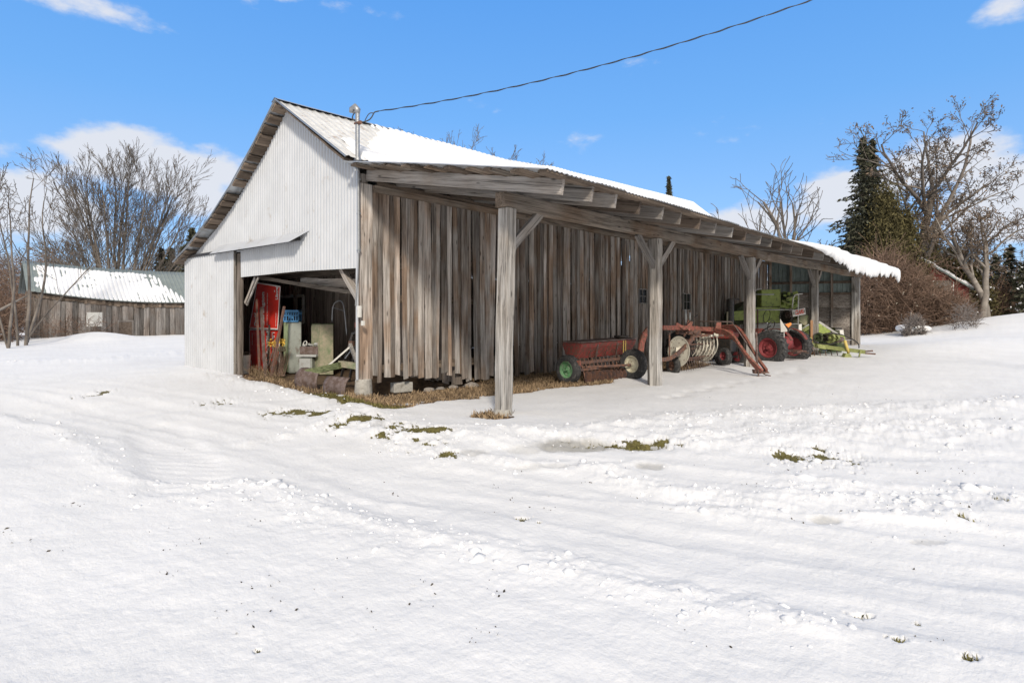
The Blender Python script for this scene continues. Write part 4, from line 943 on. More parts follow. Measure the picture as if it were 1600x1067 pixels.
for j in range(16): mb.box(PX(1058+j*2.3, 519+rng.uniform(-5, 5), 15.5+rng.uniform(-.1, .2)), (rng.uniform(.04, .1), .05, rng.uniform(.04, .1)), rz=rng.random()*3, rx=rng.random())
mb.beam(PX(1056, 519, 15.55), PX(1094, 519, 15.65), .09, .12); mb.build('gearbox', M['rust'], rk)
wheel(rk, PX(1052, 571, 15.25), (-.5, -1, 0), .25, .14, M['rust'], .5); wheel(rk, PX(1132, 556, 16.8), (-.5, -1, 0), .24, .14, M['rimred'], .5)
wheel_tube(rk, 'castor_leg', [PX(1052, 571, 15.3), PX(1046, 556, 15.1), PX(1046, 520, 15.1)], .025, M['rust'], 6)

# ------------------------------------------------------------------ tractor with red wheels (its back to the yard)
tc_ = PX(1228, 546, 19.1); trz = R(-13)
tr = empty('tractor', (tc_.x-.1, tc_.y, 0), 'old red tractor with large lugged rear tyres and white triangle behind its seat', 'tractor', rz=0)
Mt = Matrix.Translation(Vector((tc_.x-.1, tc_.y, 0))) @ Matrix.Rotation(trz, 4, 'Z')   # local +X = rear of the tractor, -Y = near side
def tp(x, y, z): return Mt @ Vector((x, y, z))
def td(x, y, z): return (Mt.to_3x3() @ Vector((x, y, z)))
zw = .47
wheel(tr, tp(0, -.76, zw), td(0, -1, 0), .57, .32, M['rimred'], .56, lugs=18, style='dish', name='rear_wheel', seg=40)
wheel(tr, tp(0, .76, zw), td(0, 1, 0), .57, .32, M['rimred'], .56, lugs=18, style='dish', name='rear_wheel', seg=40)
wheel(tr, tp(-1.75, -.28, .27), td(0, -1, 0), .28, .13, M['rimred'], .55, name='front_wheel'); wheel(tr, tp(-1.75, .28, .27), td(0, 1, 0), .28, .13, M['rimred'], .55, name='front_wheel')
mb = MB(Mt); mb.tube([(0, -.66, zw), (0, -.25, zw), (0, .25, zw), (0, .66, zw)], [.07, .12, .12, .07], 12); mb.build('rear_axle', M['rimred'], tr, smooth=True)
mb = MB(Mt); mb.lathe((.28, 0, .60), (-1, 0, 0), [(-.05, .001), (0, .17), (.1, .24), (.32, .25), (.8, .19), (1.05, .17), (1.05, .001)], 16); mb.build('transmission', M['rimred'], tr, smooth=True)
mb = MB(Mt); mb.box((-1.2, 0, .62), (.9, .36, .34)); mb.build('engine', M['black'], tr, bevel=.02)
mb = MB(Mt); mb.prism([(-.75, -.2, .80), (-1.85, -.17, .80), (-1.9, -.17, .98), (-1.7, -.17, 1.06), (-.75, -.2, 1.08)], (0, .38, 0)); mb.build('bonnet', M['red'], tr, bevel=.04)
mb = MB(Mt); mb.prism([(-1.86, -.18, .45), (-1.93, -.18, .45), (-1.93, -.18, .95), (-1.86, -.18, .95)], (0, .36, 0)); mb.build('grille', M['rust'], tr)
mb = MB(Mt); mb.prism([(.12, -.17, .98), (.18, -.17, 1.22), (.12, -.17, 1.24), (.05, -.17, 1.0), (-.25, -.17, .98), (-.25, -.17, .94), (.1, -.17, .94)], (0, .34, 0)); mb.tube([(.02, 0, .95), (.1, 0, .75)], .03, 6); mb.build('seat', M['black'], tr, bevel=.01)
mb = MB(Mt); mb.tube([(-.75, 0, 1.0), (-.42, 0, 1.18)], .018, 6)
pts = [Vector((-.42, 0, 1.18))+Vector((0, math.cos(q)*.19, 0))+Vector((.07, 0, .18))*math.sin(q) for q in np.linspace(0, 2*math.pi, 21)]; mb.tube(pts, .014, 6); mb.build('steering_wheel', M['black'], tr)
for sy in (-.62, .62):
    mb = MB(Mt); ps = [(math.cos(q)*.63, math.sin(q)*.63) for q in np.radians(range(25, 120, 12))]
    for (x0, z0), (x1, z1) in zip(ps[:-1], ps[1:]): mb.beam((x0, sy*.72, zw+z0), (x1, sy*.72, zw+z1), .16, .02, up=(x0, 0, z0))
    mb.build('mudguard', M['red'], tr)
mb = MB(Mt); mb.box((.42, 0, .38), (.5, .08, .05)); mb.box((.62, 0, .36), (.08, .6, .04)); mb.box((.45, 0, .28), (.1, .5, .03)); mb.build('drawbar', M['rust'], tr)
for sy in (-.2, .2):
    MB(Mt).tube([(.2, sy, .38), (.75, sy*1.3, .30)], .022, 6).build('lift_arm', M['rustgrey'], tr)
MB(Mt).tube([(-1.0, .12, .95), (-1.0, .12, 1.75)], .03, 8).build('exhaust_pipe', M['rust'], tr)
mb = MB(); tA, tB, tC = PX(1219, 498, 18.5), PX(1220, 516, 18.5), PX(1230, 515, 18.4)
mb.prism([tA, tB, tC], FW*.02); mb.prism([tB, PX(1220, 519, 18.5), PX(1230, 518, 18.4), tC], FW*.02); mb.tube([PX(1225, 517, 18.5), PX(1225, 528, 18.5)], .014, 6); mb.build('warning_triangle', M['offwhite'], tr, label='white warning triangle seen from behind')
mb = MB(); mb.prism([PX(1227, 507, 18.7), PX(1236, 504, 18.7), PX(1237, 507, 18.7), PX(1232, 512, 18.7)], FW*.05); mb.build('lamp', M['orange'], tr)

# ------------------------------------------------------------------ dark tractor further in
dk = empty('tractor', (1.15, 11.0, 0), 'dark old tractor with tall black stack deep behind the rake', 'tractor')
D = 18.2
Md = Matrix.Translation(Vector((1.15, 11.6, 0))) @ Matrix.Rotation(R(-8), 4, 'Z')
wheel(dk, Md @ Vector((.2, -.62, .52)), Md.to_3x3() @ Vector((0, -1, 0)), .55, .28, M['black'], .55, lugs=16, name='rear_wheel'); wheel(dk, Md @ Vector((.2, .62, .52)), Md.to_3x3() @ Vector((0, 1, 0)), .55, .28, M['black'], .55, lugs=16, name='rear_wheel')
wheel(dk, Md @ Vector((1.5, -.42, .26)), Md.to_3x3() @ Vector((0, -1, 0)), .27, .13, M['rimred'], .55, name='front_wheel'); wheel(dk, Md @ Vector((1.5, .42, .26)), Md.to_3x3() @ Vector((0, 1, 0)), .27, .13, M['rimred'], .55, name='front_wheel')
mb = MB(Md); mb.box((1.0, 0, .62), (1.2, .34, .4)); mb.box((.2, 0, .62), (.6, .5, .34)); mb.build('engine', M['black'], dk, bevel=.03)
mb = MB(Md); mb.prism([(.3, -.2, .82), (1.65, -.18, .82), (1.68, -.18, 1.02), (1.5, -.18, 1.1), (.3, -.2, 1.12)], (0, .38, 0)); mb.build('bonnet', M['red'], dk, bevel=.03)
MB(Md).tube([(.2, -.55, .52), (.2, .55, .52)], .08, 10).build('rear_axle', M['black'], dk)
MB(Md).tube([(1.5, -.36, .27), (1.5, .36, .27)], .035, 8).build('front_axle', M['black'], dk)
mb = MB(); mb.tube([PX(1141, 522, D), PX(1141, 500, D), PX(1141, 468, D)], [.10, .115, .115], 12); mb.box(PX(1146, 468, D), (.3, .2, .05), rz=.7); mb.build('air_stack', M['black'], dk)
wheel_tube(dk, 'filter_tube', [PX(1136, 507, D-.2), PX(1136.5, 487, D-.2)], .03, M['tan'], 8)
mb = MB(Md); mb.prism([(-.25, -.2, .92), (-.2, -.2, 1.2), (-.26, -.2, 1.2), (-.32, -.2, .9), (.1, -.2, .88), (.1, -.2, .92)], (0, .4, 0)); mb.build('seat', M['black'], dk)
wheel_tube(dk, 'stand_leg', [PX(1152, 560, 17.2), PX(1154, 545, 17.2), PX(1150, 575, 17.2)][0:2]+[PX(1157, 562, 17.2)], .03, M['rustgrey'], 6)

# ------------------------------------------------------------------ green pull-type combine
cb = empty('combine_harvester', (2.2, 17.0, 0), 'green combine harvester with hopper, rails and belt-driven header at the far end of the lean-to', 'combine')
def slab(poly, d, depth, name, mat, parent=cb, bevel=.01, dd=None, label=None):
    mb = MB(); dd = dd or [d]*len(poly); mb.prism([PX(u, v, q) for (u, v), q in zip(poly, dd)], FW*depth); return mb.build(name, mat, parent, bevel=bevel, label=label)
slab([(1190, 453), (1219, 452), (1219, 479), (1190, 479)], 22.2, 1.3, 'grain_hopper', M['green'])
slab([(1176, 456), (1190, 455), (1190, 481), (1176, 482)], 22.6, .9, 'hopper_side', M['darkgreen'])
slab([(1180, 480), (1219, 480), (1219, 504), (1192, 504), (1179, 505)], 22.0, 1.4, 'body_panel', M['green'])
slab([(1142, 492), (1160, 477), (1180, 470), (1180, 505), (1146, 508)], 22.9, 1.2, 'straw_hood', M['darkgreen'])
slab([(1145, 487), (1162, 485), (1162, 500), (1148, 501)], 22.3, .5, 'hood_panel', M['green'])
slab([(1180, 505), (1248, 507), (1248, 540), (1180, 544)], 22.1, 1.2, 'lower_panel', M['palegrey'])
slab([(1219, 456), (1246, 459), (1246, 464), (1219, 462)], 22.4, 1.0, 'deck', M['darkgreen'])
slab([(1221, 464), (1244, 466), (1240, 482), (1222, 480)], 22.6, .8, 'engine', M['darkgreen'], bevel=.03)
mb = MB()
for j in range(34): mb.box(PX(1221+rng.random()*26, 457+rng.random()*26, 22.1+rng.random()*.5), (rng.uniform(.06, .24), .1, rng.uniform(.05, .2)), rz=rng.random()*3, rx=rng.random()*2)
mb.build('engine_fitting', M['green'], cb)
mb = MB(); mb.beam(PX(1229, 466, 22), PX(1246, 463, 22), .04, .05); mb.beam(PX(1222, 470, 22), PX(1240, 478, 22), .04, .04); mb.build('linkage', M['green2'], cb)
def pulley(c, r, w, name, mat, ax=(-.4, -1, 0)):
    mb = MB(); ax = Vector(ax).normalized(); mb.lathe(c, ax, [(-w/2, .001), (-w/2, r), (-w*.15, r*.94), (w*.15, r*.94), (w/2, r), (w/2, r*.84), (w*.1, r*.8), (w*.1, r*.25), (w*.7, r*.2), (w*.7, .001)], 28); return mb.build(name, mat, cb)
pulley(PX(1229, 495, 21.7), .24, .10, 'drive_pulley', M['black']); pulley(PX(1232, 492, 21.55), .12, .08, 'drive_pulley', M['rustgrey'])
for k, (cx_, cy_, rx_, ry_, r_) in enumerate([(1229, 495, 11, 12, .012), (1198, 494, 5, 10, .010)]):
    pts = [PX(cx_+math.cos(q)*rx_+math.sin(q)*(-2 if k else 0), cy_+math.sin(q)*ry_, 21.6) for q in np.linspace(0, 2*math.pi, 25)]; wheel_tube(cb, 'belt' if not k else 'hose', pts, r_*1.3, M['black'], 6)
# rails
def rail(pts, name='handrail', r=.022, mat='offwhite', d=21.5): return wheel_tube(cb, name, [PX(u, v, d) for u, v in pts], r, M[mat], 8)
rail([(1180, 455), (1183, 452), (1190, 451)], mat='palegrey'); rail([(1180, 460), (1209, 460)], mat='palegrey'); rail([(1180, 484), (1240, 484)], mat='palegrey')
rail([(1238, 481), (1239, 467), (1242, 461), (1246, 460), (1254, 459)]); rail([(1247.5, 459), (1247, 510)]); rail([(1181, 506), (1246, 506)], mat='palegrey'); rail([(1219, 451), (1219.5, 480)], r=.012, mat='green2')
sg = slab([(1238, 485), (1258, 481), (1259, 491), (1239, 495)], 21.2, .03, 'name_board', M['offwhite'], bevel=0)
o_ = PX(1243, 492.2, 21.17); e_ = PX(1256, 489.6, 21.17)-o_
text_mesh('lettering', 'CLAAS', o_, e_, (0, 0, 1), .18, M['textred'], sg, w=e_.length, h=.175, bold=.02)
text_mesh('lettering', 'I', PX(1240.3, 492, 21.17), e_, (0, 0, 1), .1, M['texdark'], sg, w=.02, h=.12); text_mesh('lettering', 'I', PX(1257, 488.8, 21.17), e_, (0, 0, 1), .1, M['texdark'], sg, w=.02, h=.12)
slab([(1248, 507), (1253, 506), (1253, 523), (1248, 527)], 21.0, .1, 'white_guard', M['offwhite'])
# elevator housing and header to the right
slab([(1246, 500), (1252, 492), (1262, 492), (1275, 500), (1272, 510), (1256, 508)], 21.6, .9, 'feeder_hood', M['tan'], label='faded green hood above the feeder')
slab([(1254, 508), (1282, 506), (1320, 522), (1322, 534), (1288, 546), (1256, 542), (1250, 530)], 21.9, 1.0, 'feeder_house', M['green'], bevel=.04)
mb = MB(); mb.beam(PX(1280, 503, 21.4), PX(1310, 523, 20.9), .06, .06); mb.build('support_bar', M['offwhite'], cb)
slab([(1256, 527), (1268, 527), (1278, 540), (1262, 541)], 21.3, .4, 'cover', M['green'])
for j in range(3): rail([(1252, 514+j*3), (1264, 507+j*3)], 'tension_rod', .02, 'palegrey' if j == 0 else 'green2', 21.2)
pulley(PX(1279, 527, 21.1), .16, .08, 'drive_pulley', M['darkgreen']); pulley(PX(1297, 528, 20.9), .19, .10, 'drive_pulley', M['green2']); pulley(PX(1289, 528, 21.0), .13, .08, 'drive_pulley', M['black']); pulley(PX(1307, 528, 20.8), .11, .10, 'drive_pulley', M['green2'])
for pts in ([(1272, 534), (1279, 537), (1297, 538), (1308, 533), (1309, 524), (1300, 520), (1286, 522), (1279, 520), (1271, 524)], ):
    wheel_tube(cb, 'belt', arc([PX(u, v, 20.85) for u, v in pts+pts[:1]], 4), .018, M['black'], 6)
wheel_tube(cb, 'hose', arc([PX(u, v, 20.5) for u, v in ((1290, 521), (1310, 522), (1330, 529), (1341, 537), (1342, 544))], 5), .022, M['black'], 6)
slab([(1312, 516), (1318, 515), (1319, 524), (1313, 524)], 21.2, .3, 'engine_fitting', M['offwhite']); slab([(1305, 512), (1316, 512), (1316, 519), (1305, 519)], 21.6, .3, 'battery_box', M['black'])
slab([(1310, 524), (1320, 527), (1320, 534), (1308, 536)], 20.8, .3, 'gearbox', M['rustgrey'], bevel=.03)
band([PX(1262, 537, 21.0), PX(1290, 542, 20.8), PX(1320, 546, 20.4), PX(1352, 550, 20.0)], .10, .13, (0, 0, 1), 'drawbar', M['green2'], cb)
slab([(1277, 538), (1290, 540), (1291, 546), (1279, 544)], 20.7, .25, 'bracket', M['green2'])
mb = MB(); mb.beam(PX(1352, 549, 20.0), PX(1364, 548, 19.9), .04, .05); mb.beam(PX(1352, 552, 20.0), PX(1368, 553, 19.9), .04, .05); mb.build('hitch_fork', M['rust'], cb)
rail([(1320, 532), (1326, 552)], 'support_strut', .05, 'yellowrod', 20.3); rail([(1345, 547), (1342, 558)], 'support_strut', .025, 'green2', 20.0)
slab([(1322, 552), (1329, 553), (1333, 561), (1318, 561)], 20.2, .2, 'foot_plate', M['green2'])
wheel(cb, PX(1190, 560, 22.5), (-.5, -1, 0), .42, .3, M['rimred'], .5, lugs=14); wheel(cb, PX(1262, 556, 22.6), (-.5, -1, 0), .34, .24, M['green2'], .5)
mb = MB()
for j in range(26): 
    u = 1258+rng.random()*60; mb.box(PX(u, 535+rng.random()*14, 21.3+rng.random()*.5), (rng.uniform(.1, .35), .1, rng.uniform(.05, .16)), rz=rng.random()*.5, rx=rng.random())
mb.build('underframe', M['darkgreen'], cb)
for j in range(6): wheel_tube(cb, 'pick_up_tine', [PX(1262+j*9, 548, 20.9), PX(1264+j*9, 556, 20.8), PX(1268+j*9, 560, 20.6)], .015, M['rust'], 5)

# ------------------------------------------------------------------ things in the doorway
def on_floor(u, y): p = FP(u, 500, y); return p
def leanbar(u0, v0, u1, v1, y0, y1, r, mat, label, cat='bar', name='steel_bar', seg=6, group=None, flat=False):
    p0, p1 = FP(u0, v0, y0), FP(u1, v1, y1); mb = MB()
    if flat: mb.beam(p0, p1, r*2.2, r*1.3, up=(0, 1, 0), n=3, jit=.003)
    else: mb.tube([p0, p0.lerp(p1, .5)+Vector((.005, 0, .004)), p1], r, seg)
    return tag(mb.build(name, mat), label, cat, group)
# two red election signs, standing on end
def sign(corners, y, label):
    P = [FP(u, v, y) for u, v in corners]   # order: tl, tr, br, bl
    mb = MB(); mb.prism(P, (0, .012, 0)); o = mb.build('election_sign', M['signred']); tag(o, label, 'sign')
    mb = MB(); c = sum(P, Vector())/4; q = [p+(p-c).normalized()*0+Vector((0, -.004, 0)) for p in P]
    for a, b_ in zip(q, q[1:]+q[:1]): mb.beam(a, b_, .006, .035, up=(b_-a).cross(Vector((0, 1, 0))))
    mb.build('border', M['signwhite'], o); return o, P
s1, P1 = sign([(402, 442), (438, 448), (434, 514), (390, 512)], .95, 'upper red sign with white lettering turned on its side')
s2, P2 = sign([(390, 515), (437, 515), (436, 588), (391, 588)], 1.0, 'lower red sign standing on the floor upside down')
yy = .935
def tx(o, t, u, v, u2, v2, y, h, mat='signwhite', bold=.01):   # lettering running from (u,v) to (u2,v2)
    a = FP(u, v, y); b_ = FP(u2, v2, y); e = b_-a; up = Vector((0, -1, 0)).cross(e.normalized()); text_mesh('lettering', t, a, e, up, h, M[mat], o, w=e.length, bold=bold, h=h)
tx(s1, 'David', 401, 509, 401, 489, yy, .15, bold=.03); tx(s1, 'Darlington', 414, 508, 414, 456, yy, .22, bold=.035)
tx(s1, 'Liberal', 434.5, 468, 434.5, 447, yy, .15, bold=.03); tx(s1, 'Candidate for Parliament  davidforliberal', 417.5, 508, 418, 458, yy, .022, bold=0); tx(s1, 'Authorized by the official agent', 431, 510, 431.5, 488, yy, .02, bold=0)
mb = MB(); c = FP(429, 455, yy); mb.add([c+Vector((math.cos(q)*r, 0, math.sin(q)*r)) for q, r in zip(np.linspace(0, 2*math.pi, 17)[:-1], [.05, .02, .045, .02, .05, .022, .03, .02]*2)], [tuple(range(16))]); mb.build('leaf_emblem', M['signwhite'], s1)
tx(s2, 'McKenna', 416, 517, 416, 572, .985, .22, bold=.035); tx(s2, 'Liberal', 425, 519, 425, 545, .985, .15, bold=.03); tx(s2, 'Authorized by the official agent', 394, 520, 394, 539, .985, .02, bold=0); tx(s2, 'Re-elect', 393, 575, 393, 563, .985, .08)
# leaning bars
leanbar(401, 468, 406, 592, .55, .25, .028, M['rust'], 'rusty bar leaning leftmost in front of the red signs', flat=True, group='rusty bars leaning in the doorway')
leanbar(408, 481, 415, 591, .6, .22, .04, M['rustgrey'], 'thick grey brown bar leaning beside the leftmost rusty bar', flat=True, group='rusty bars leaning in the doorway')
leanbar(444, 479, 424, 588, .7, .25, .033, M['rust'], 'long dark bar slanting up towards the blue crate', flat=True, group='rusty bars leaning in the doorway')
leanbar(421, 508, 419, 590, .8, .45, .026, M['black'], 'short dark upright bar in front of the lower red sign', group='rusty bars leaning in the doorway')
leanbar(435, 520, 414, 590, .75, .4, .022, M['rust'], 'thin rusty rod crossing behind the slanting bar', group='rusty bars leaning in the doorway')
# white bucket
b = FP(382, 590, .28); bk = MB().lathe((b.x, b.y, -.02), (0, 0, 1), [(0, .001), (0, .13), (.50, .155), (.52, .165), (.52, .15), (.46, .145), (.44, .001)], 20).build('bucket', M['offwhite'], smooth=False); tag(bk, 'tall white bucket beside the white door panel', 'bucket')
mb = MB()
for j in range(30): mb.box((b.x+rng.uniform(-.1, .1), b.y+rng.uniform(-.1, .1), .47+rng.uniform(0, .09)), (.06, .03, .05), rz=rng.random()*3, rx=rng.random()*3)
mb.build('contents', M['debris'], bk)
# white pole stool lamp and flowers
p0 = FP(438, 586, .7); lp = empty('floor_lamp', (p0.x, p0.y, 0), 'white pole with a round dusty shade in front of the green cabinet', 'lamp')
MB().tube([(p0.x, p0.y, .02), (p0.x, p0.y, .62)], .02, 8).build('pole', M['offwhite'], lp); MB().lathe((p0.x, p0.y, .62), (0, 0, 1), [(0, .1), (.02, .13), (.12, .12), (.14, .04), (.14, .001)], 16).build('shade', M['tan'], lp); MB().lathe((p0.x, p0.y, 0), (0, 0, 1), [(0, .13), (.02, .12), (.03, .02), (.03, .001)], 16).build('base', M['offwhite'], lp)
wheel_tube(lp, 'cord', arc([(p0.x, p0.y, .5), (p0.x-.12, p0.y-.02, .38), (p0.x-.1, p0.y-.04, .2), (p0.x-.03, p0.y-.03, .05)], 5), .008, M['offwhite'], 5)
C = np.array([FP(u, v, .62) for u, v in [(417+rng.random()*14, 537+rng.gauss(0, 2.5)) for _ in range(120)]+[(434+rng.random()*11, 534+rng.gauss(0, 3.5)) for _ in range(120)]])
fl = leaf_mesh('dried_flowers', C, .022, M['yellow']); tag(fl, 'bunch of dried yellow flowers among the leaning bars', 'flowers')
segs = []
for _ in range(110):
    u = 412+rng.random()*32; a = FP(u, 588, .5); b_ = FP(u+rng.gauss(0, 6), 538+rng.random()*25, .6); segs.append((*a, *b_, .006, .004))
seg_mesh('stems', segs, M['twig'], fl, 3)
segs = []
for _ in range(150):
    u = rng.choice([396, 400, 405, 410, 414, 428])+rng.gauss(0, 4); a = FP(u, 590, .15+.15*rng.random()); a.z = 0; L_ = rng.uniform(.1, .36); d_ = Vector((rng.gauss(0, .35), rng.gauss(0, .35), 1)).normalized(); m_ = a+d_*L_*.6; e_ = m_+(d_+Vector((rng.gauss(0, .4), rng.gauss(0, .4), -.1))).normalized()*L_*.4
    segs.append((*a, *m_, .006, .005)); segs.append((*m_, *e_, .005, .002))
tag(seg_mesh('dead_weeds', segs, M['drygrass'], None, 3), 'tangle of dead weeds at the foot of the leaning bars', 'weeds', kind='stuff')
# green-grey cabinet with crate
def cabinet(u0, um, u1, vt, y, depth_, h, name, m1, label, cat='cabinet'):
    """box whose left edge u0, near edge um, right edge u1"""
    ang = R(24); w = None
    c = FP(um, 560, y); bl = CAM; d = (c-CAM); dep = d.dot(FW)
    a = PX(u0, 500, dep+.28); b_ = PX(u1, 500, dep+.05); c = PX(um, 500, dep)
    poly = [Vector((c.x, c.y, 0)), Vector((b_.x, b_.y, 0)), Vector((b_.x+a.x-c.x, b_.y+a.y-c.y, 0)), Vector((a.x, a.y, 0))]
    e = empty(name, (c.x, c.y, 0), label, cat); 
    MB().prism([p+Vector((0, 0, .03)) for p in poly], (0, 0, h-.03)).build('casing', m1[0], e, bevel=.012)
    q0, q1 = poly[0], poly[3]; off = (q0-poly[1]).normalized()*.006; n_ = (q1-q0).normalized()
    MB().prism([q0+off+n_*.012+Vector((0, 0, .05)), q1+off-n_*.012+Vector((0, 0, .05)), q1+off-n_*.012+Vector((0, 0, h-.03)), q0+off+n_*.012+Vector((0, 0, h-.03))], off*1.5).build('side_panel', m1[1], e)
    f0, f1 = poly[0], poly[1]; fo = (f0-poly[3]).normalized()*.006; n2 = (f1-f0).normalized()
    MB().prism([f0+fo+n2*.02+Vector((0, 0, .07)), f1+fo-n2*.02+Vector((0, 0, .07)), f1+fo-n2*.02+Vector((0, 0, h-.05)), f0+fo+n2*.02+Vector((0, 0, h-.05))], fo*1.5).build('door', m1[2], e)
    return e, poly
ch = FP(460, 503, 1.1).z
cab, poly = cabinet(444, 451, 471, 503, 1.0, .5, ch, 'metal_cabinet', (M['cabinet'], M['cabgreen'], M['cabinet']), 'narrow grey green cabinet with the blue crate on top')
cc = sum(poly, Vector())/4
cr = empty('milk_crate', (cc.x, cc.y, ch), 'blue plastic crate sitting on the grey green cabinet', 'crate'); ang = math.atan2((poly[1]-poly[0]).y, (poly[1]-poly[0]).x)
wC = (poly[1]-poly[0]).length*1.12; dC = (poly[3]-poly[0]).length*1.1; mcr = Matrix.Translation((cc.x, cc.y, ch)) @ Matrix.Rotation(ang, 4, 'Z')
for nm, (sx, sy), ln in (('side', (0, -1), wC), ('side', (0, 1), wC), ('side', (-1, 0), dC), ('side', (1, 0), dC)):
    mb = MB(mcr); 
    def bar(a, z, w_, h_):
        if sx == 0: mb.box((a, sy*dC/2, z), (w_, .014, h_))
        else: mb.box((sx*wC/2, a, z), (.014, w_, h_))
    bar(0, .02, ln, .04); bar(0, .29, ln, .045); bar(0, .17, ln, .025)
    for k in range(7): bar(-ln/2+ln*k/6, .155, .022, .25)
    bar(0, .13, ln*.3, .08); mb.build(nm, M['blue'], cr)
MB(mcr).box((0, 0, .012), (wC-.02, dC-.02, .012)).build('bottom', M['blue'], cr)
mb = MB(mcr); mb.box((0, 0, .12), (wC*.75, dC*.7, .2)); mb.build('contents', M['dark'], cr, bevel=.02)
th = FP(505, 507, 1.45).z
cab2, poly2 = cabinet(487, 500, 521, 507, 1.35, .5, th, 'tall_panel_box', (M['tan'], M['tan'], M['tan']), 'worn tan box with green stains right of the workbench', 'box')
MB().prism([p+Vector((0, 0, th+.002)) for p in poly2], (0, 0, .02)).build('lid', M['darkgreen'], cab2)
# bench with clutter
bz = FP(480, 556, 1.1).z; bp_ = FP(484, 560, 1.25); bn = empty('workbench', (bp_.x, bp_.y, 0), 'small grey steel bench between the two cabinets', 'bench'); mbn = Matrix.Translation((bp_.x, bp_.y, 0)) @ Matrix.Rotation(R(35), 4, 'Z')
MB(mbn).box((0, 0, bz), (.55, .4, .06)).build('top', M['palegrey'], bn, bevel=.008); MB(mbn).box((-.05, .02, bz/2-.03), (.38, .34, bz-.06)).build('casing', M['cabinet'], bn, bevel=.008); MB(mbn).box((-.05, -.155, bz*.5), (.3, .01, bz*.7)).build('door', M['palegrey'], bn)
bx = MB(mbn).box((.02, .05, bz+.03+.10), (.5, .3, .2)).build('tool_box', M['rustgrey'], bevel=.01); tag(bx, 'grey tool box full of scrap on the bench', 'box')
mb = MB(mbn)
for j in range(14): mb.box((rng.uniform(-.2, .22), rng.uniform(-.08, .15), bz+.26+rng.uniform(-.01, .04)), (rng.uniform(.04, .12), .05, rng.uniform(.02, .06)), rz=rng.random()*3, rx=rng.random())
mb.build('scrap', M['palegrey'], bx)
cp = mbn @ Vector((-.12, -.02, bz+.30)); mb = MB(); pts = [cp+Vector((math.cos(q)*.09, .02*math.sin(q), math.sin(q)*.07)) for q in np.linspace(0, 2*math.pi, 20)]; mb.tube(pts, .012, 6); tag(mb.build('hose_coil', M['offwhite']), 'white coil of hose lying on the tool box', 'hose')
# tubular frame
pts = arc([FP(519, 503, 1.6), FP(520, 482, 1.6), FP(524, 473, 1.6), FP(531, 470, 1.6), FP(536, 474, 1.6), FP(539, 490, 1.6), FP(542, 524, 1.6)], 4)
tf = MB().tube(pts, .018, 8).build('tube_frame', M['steel'], smooth=True); tag(tf, 'bent steel tube frame standing behind the tan box', 'frame')
MB().tube([FP(519, 480, 1.6), FP(538, 486, 1.6)], .01, 6).build('cross_bar', M['steel'], tf)
# sawhorse / A-frame with green beam
af = empty('a_frame', FP(548, 590, 1.0)*1, 'dark A-frame stand of crossed bars behind the green beam', 'stand'); af.location.z = 0
for (u0, v0, u1, v1, y0, y1, m_, r_) in ((549, 540, 512, 572, .7, .3, 'offwhite', .022), (547, 538, 563, 580, .7, .5, 'grey', .04), (547, 538, 536, 568, .8, .9, 'black', .02), (552, 522, 562, 516, .9, .8, 'black', .03), (545, 545, 552, 520, .75, .9, 'black', .035), (540, 560, 551, 545, .8, .75, 'steel', .018), (556, 540, 545, 600, 1.2, 1.2, 'black', .03), (530, 600, 541, 560, 1.2, 1.1, 'black', .03)):
    MB().beam(FP(u0, v0, y0), FP(u1, v1, y1), r_*1.6, r_*1.6).build('leg', M[m_], af)
mb = MB(); mb.box(FP(549, 537, .75), (.1, .08, .12), rz=.4); mb.build('clamp', M['rust'], af)
g0, g1, g2 = FP(479, 582, -.05), FP(532, 571, .2), FP(562, 573, .35)
tag(MB().beam(g0, g1, .12, .13, n=6, jit=.006, rnd=.5).build('timber_beam', wood('mossy_timber', (.06, .075, .03), (.24, .27, .14), 'X')), 'mossy green timber lying across the rusty drums', 'timber')
tag(MB().beam(g1+Vector((-.1, .05, .03)), g2, .1, .12, n=4, jit=.005, rnd=.6).build('timber_beam', M['tan']), 'pale green timber end behind the corner post', 'timber')
# two rusty half drums
def drum(c, ax, r, L_, name, label, a0, a1, mat):
    c = Vector(c); ax = Vector(ax).normalized(); up = Vector((0, 0, 1)); sd = ax.cross(up).normalized(); vs = []; fs = []; n = 20; m = 8
    for i in range(m+1):
        t = i/m-.5; rr_ = r*(1+.03*(i in (2, 5)))
        for k in range(n+1):
            q = a0+(a1-a0)*k/n; vs.append(c+ax*(t*L_)+(sd*math.cos(q)+up*math.sin(q))*rr_)
    for i in range(m):
        for k in range(n): fs.append((i*(n+1)+k, i*(n+1)+k+1, (i+1)*(n+1)+k+1, (i+1)*(n+1)+k))
    mb = MB(); mb.add(vs, fs)
    o = mb.build(name, mat, smooth=True); s_ = o.modifiers.new('thickness', 'SOLIDIFY'); s_.thickness = .012; tag(o, label, 'drum'); return o
d1c = FP(487, 601, -.05); d2c = FP(521, 603, -.22)
dr1 = drum((d1c.x-.15, .10, .16), (.85, .30, .0), .27, .60, 'steel_drum', 'rusty half drum lying under the mossy timber', R(-115), R(75), M['rustgrey'])
dr2 = drum((d2c.x-.02, .02, .13), (.85, .18, .0), .25, .62, 'steel_drum', 'open rusty drum nearest the concrete pier', R(-125), R(60), M['rustgrey'])

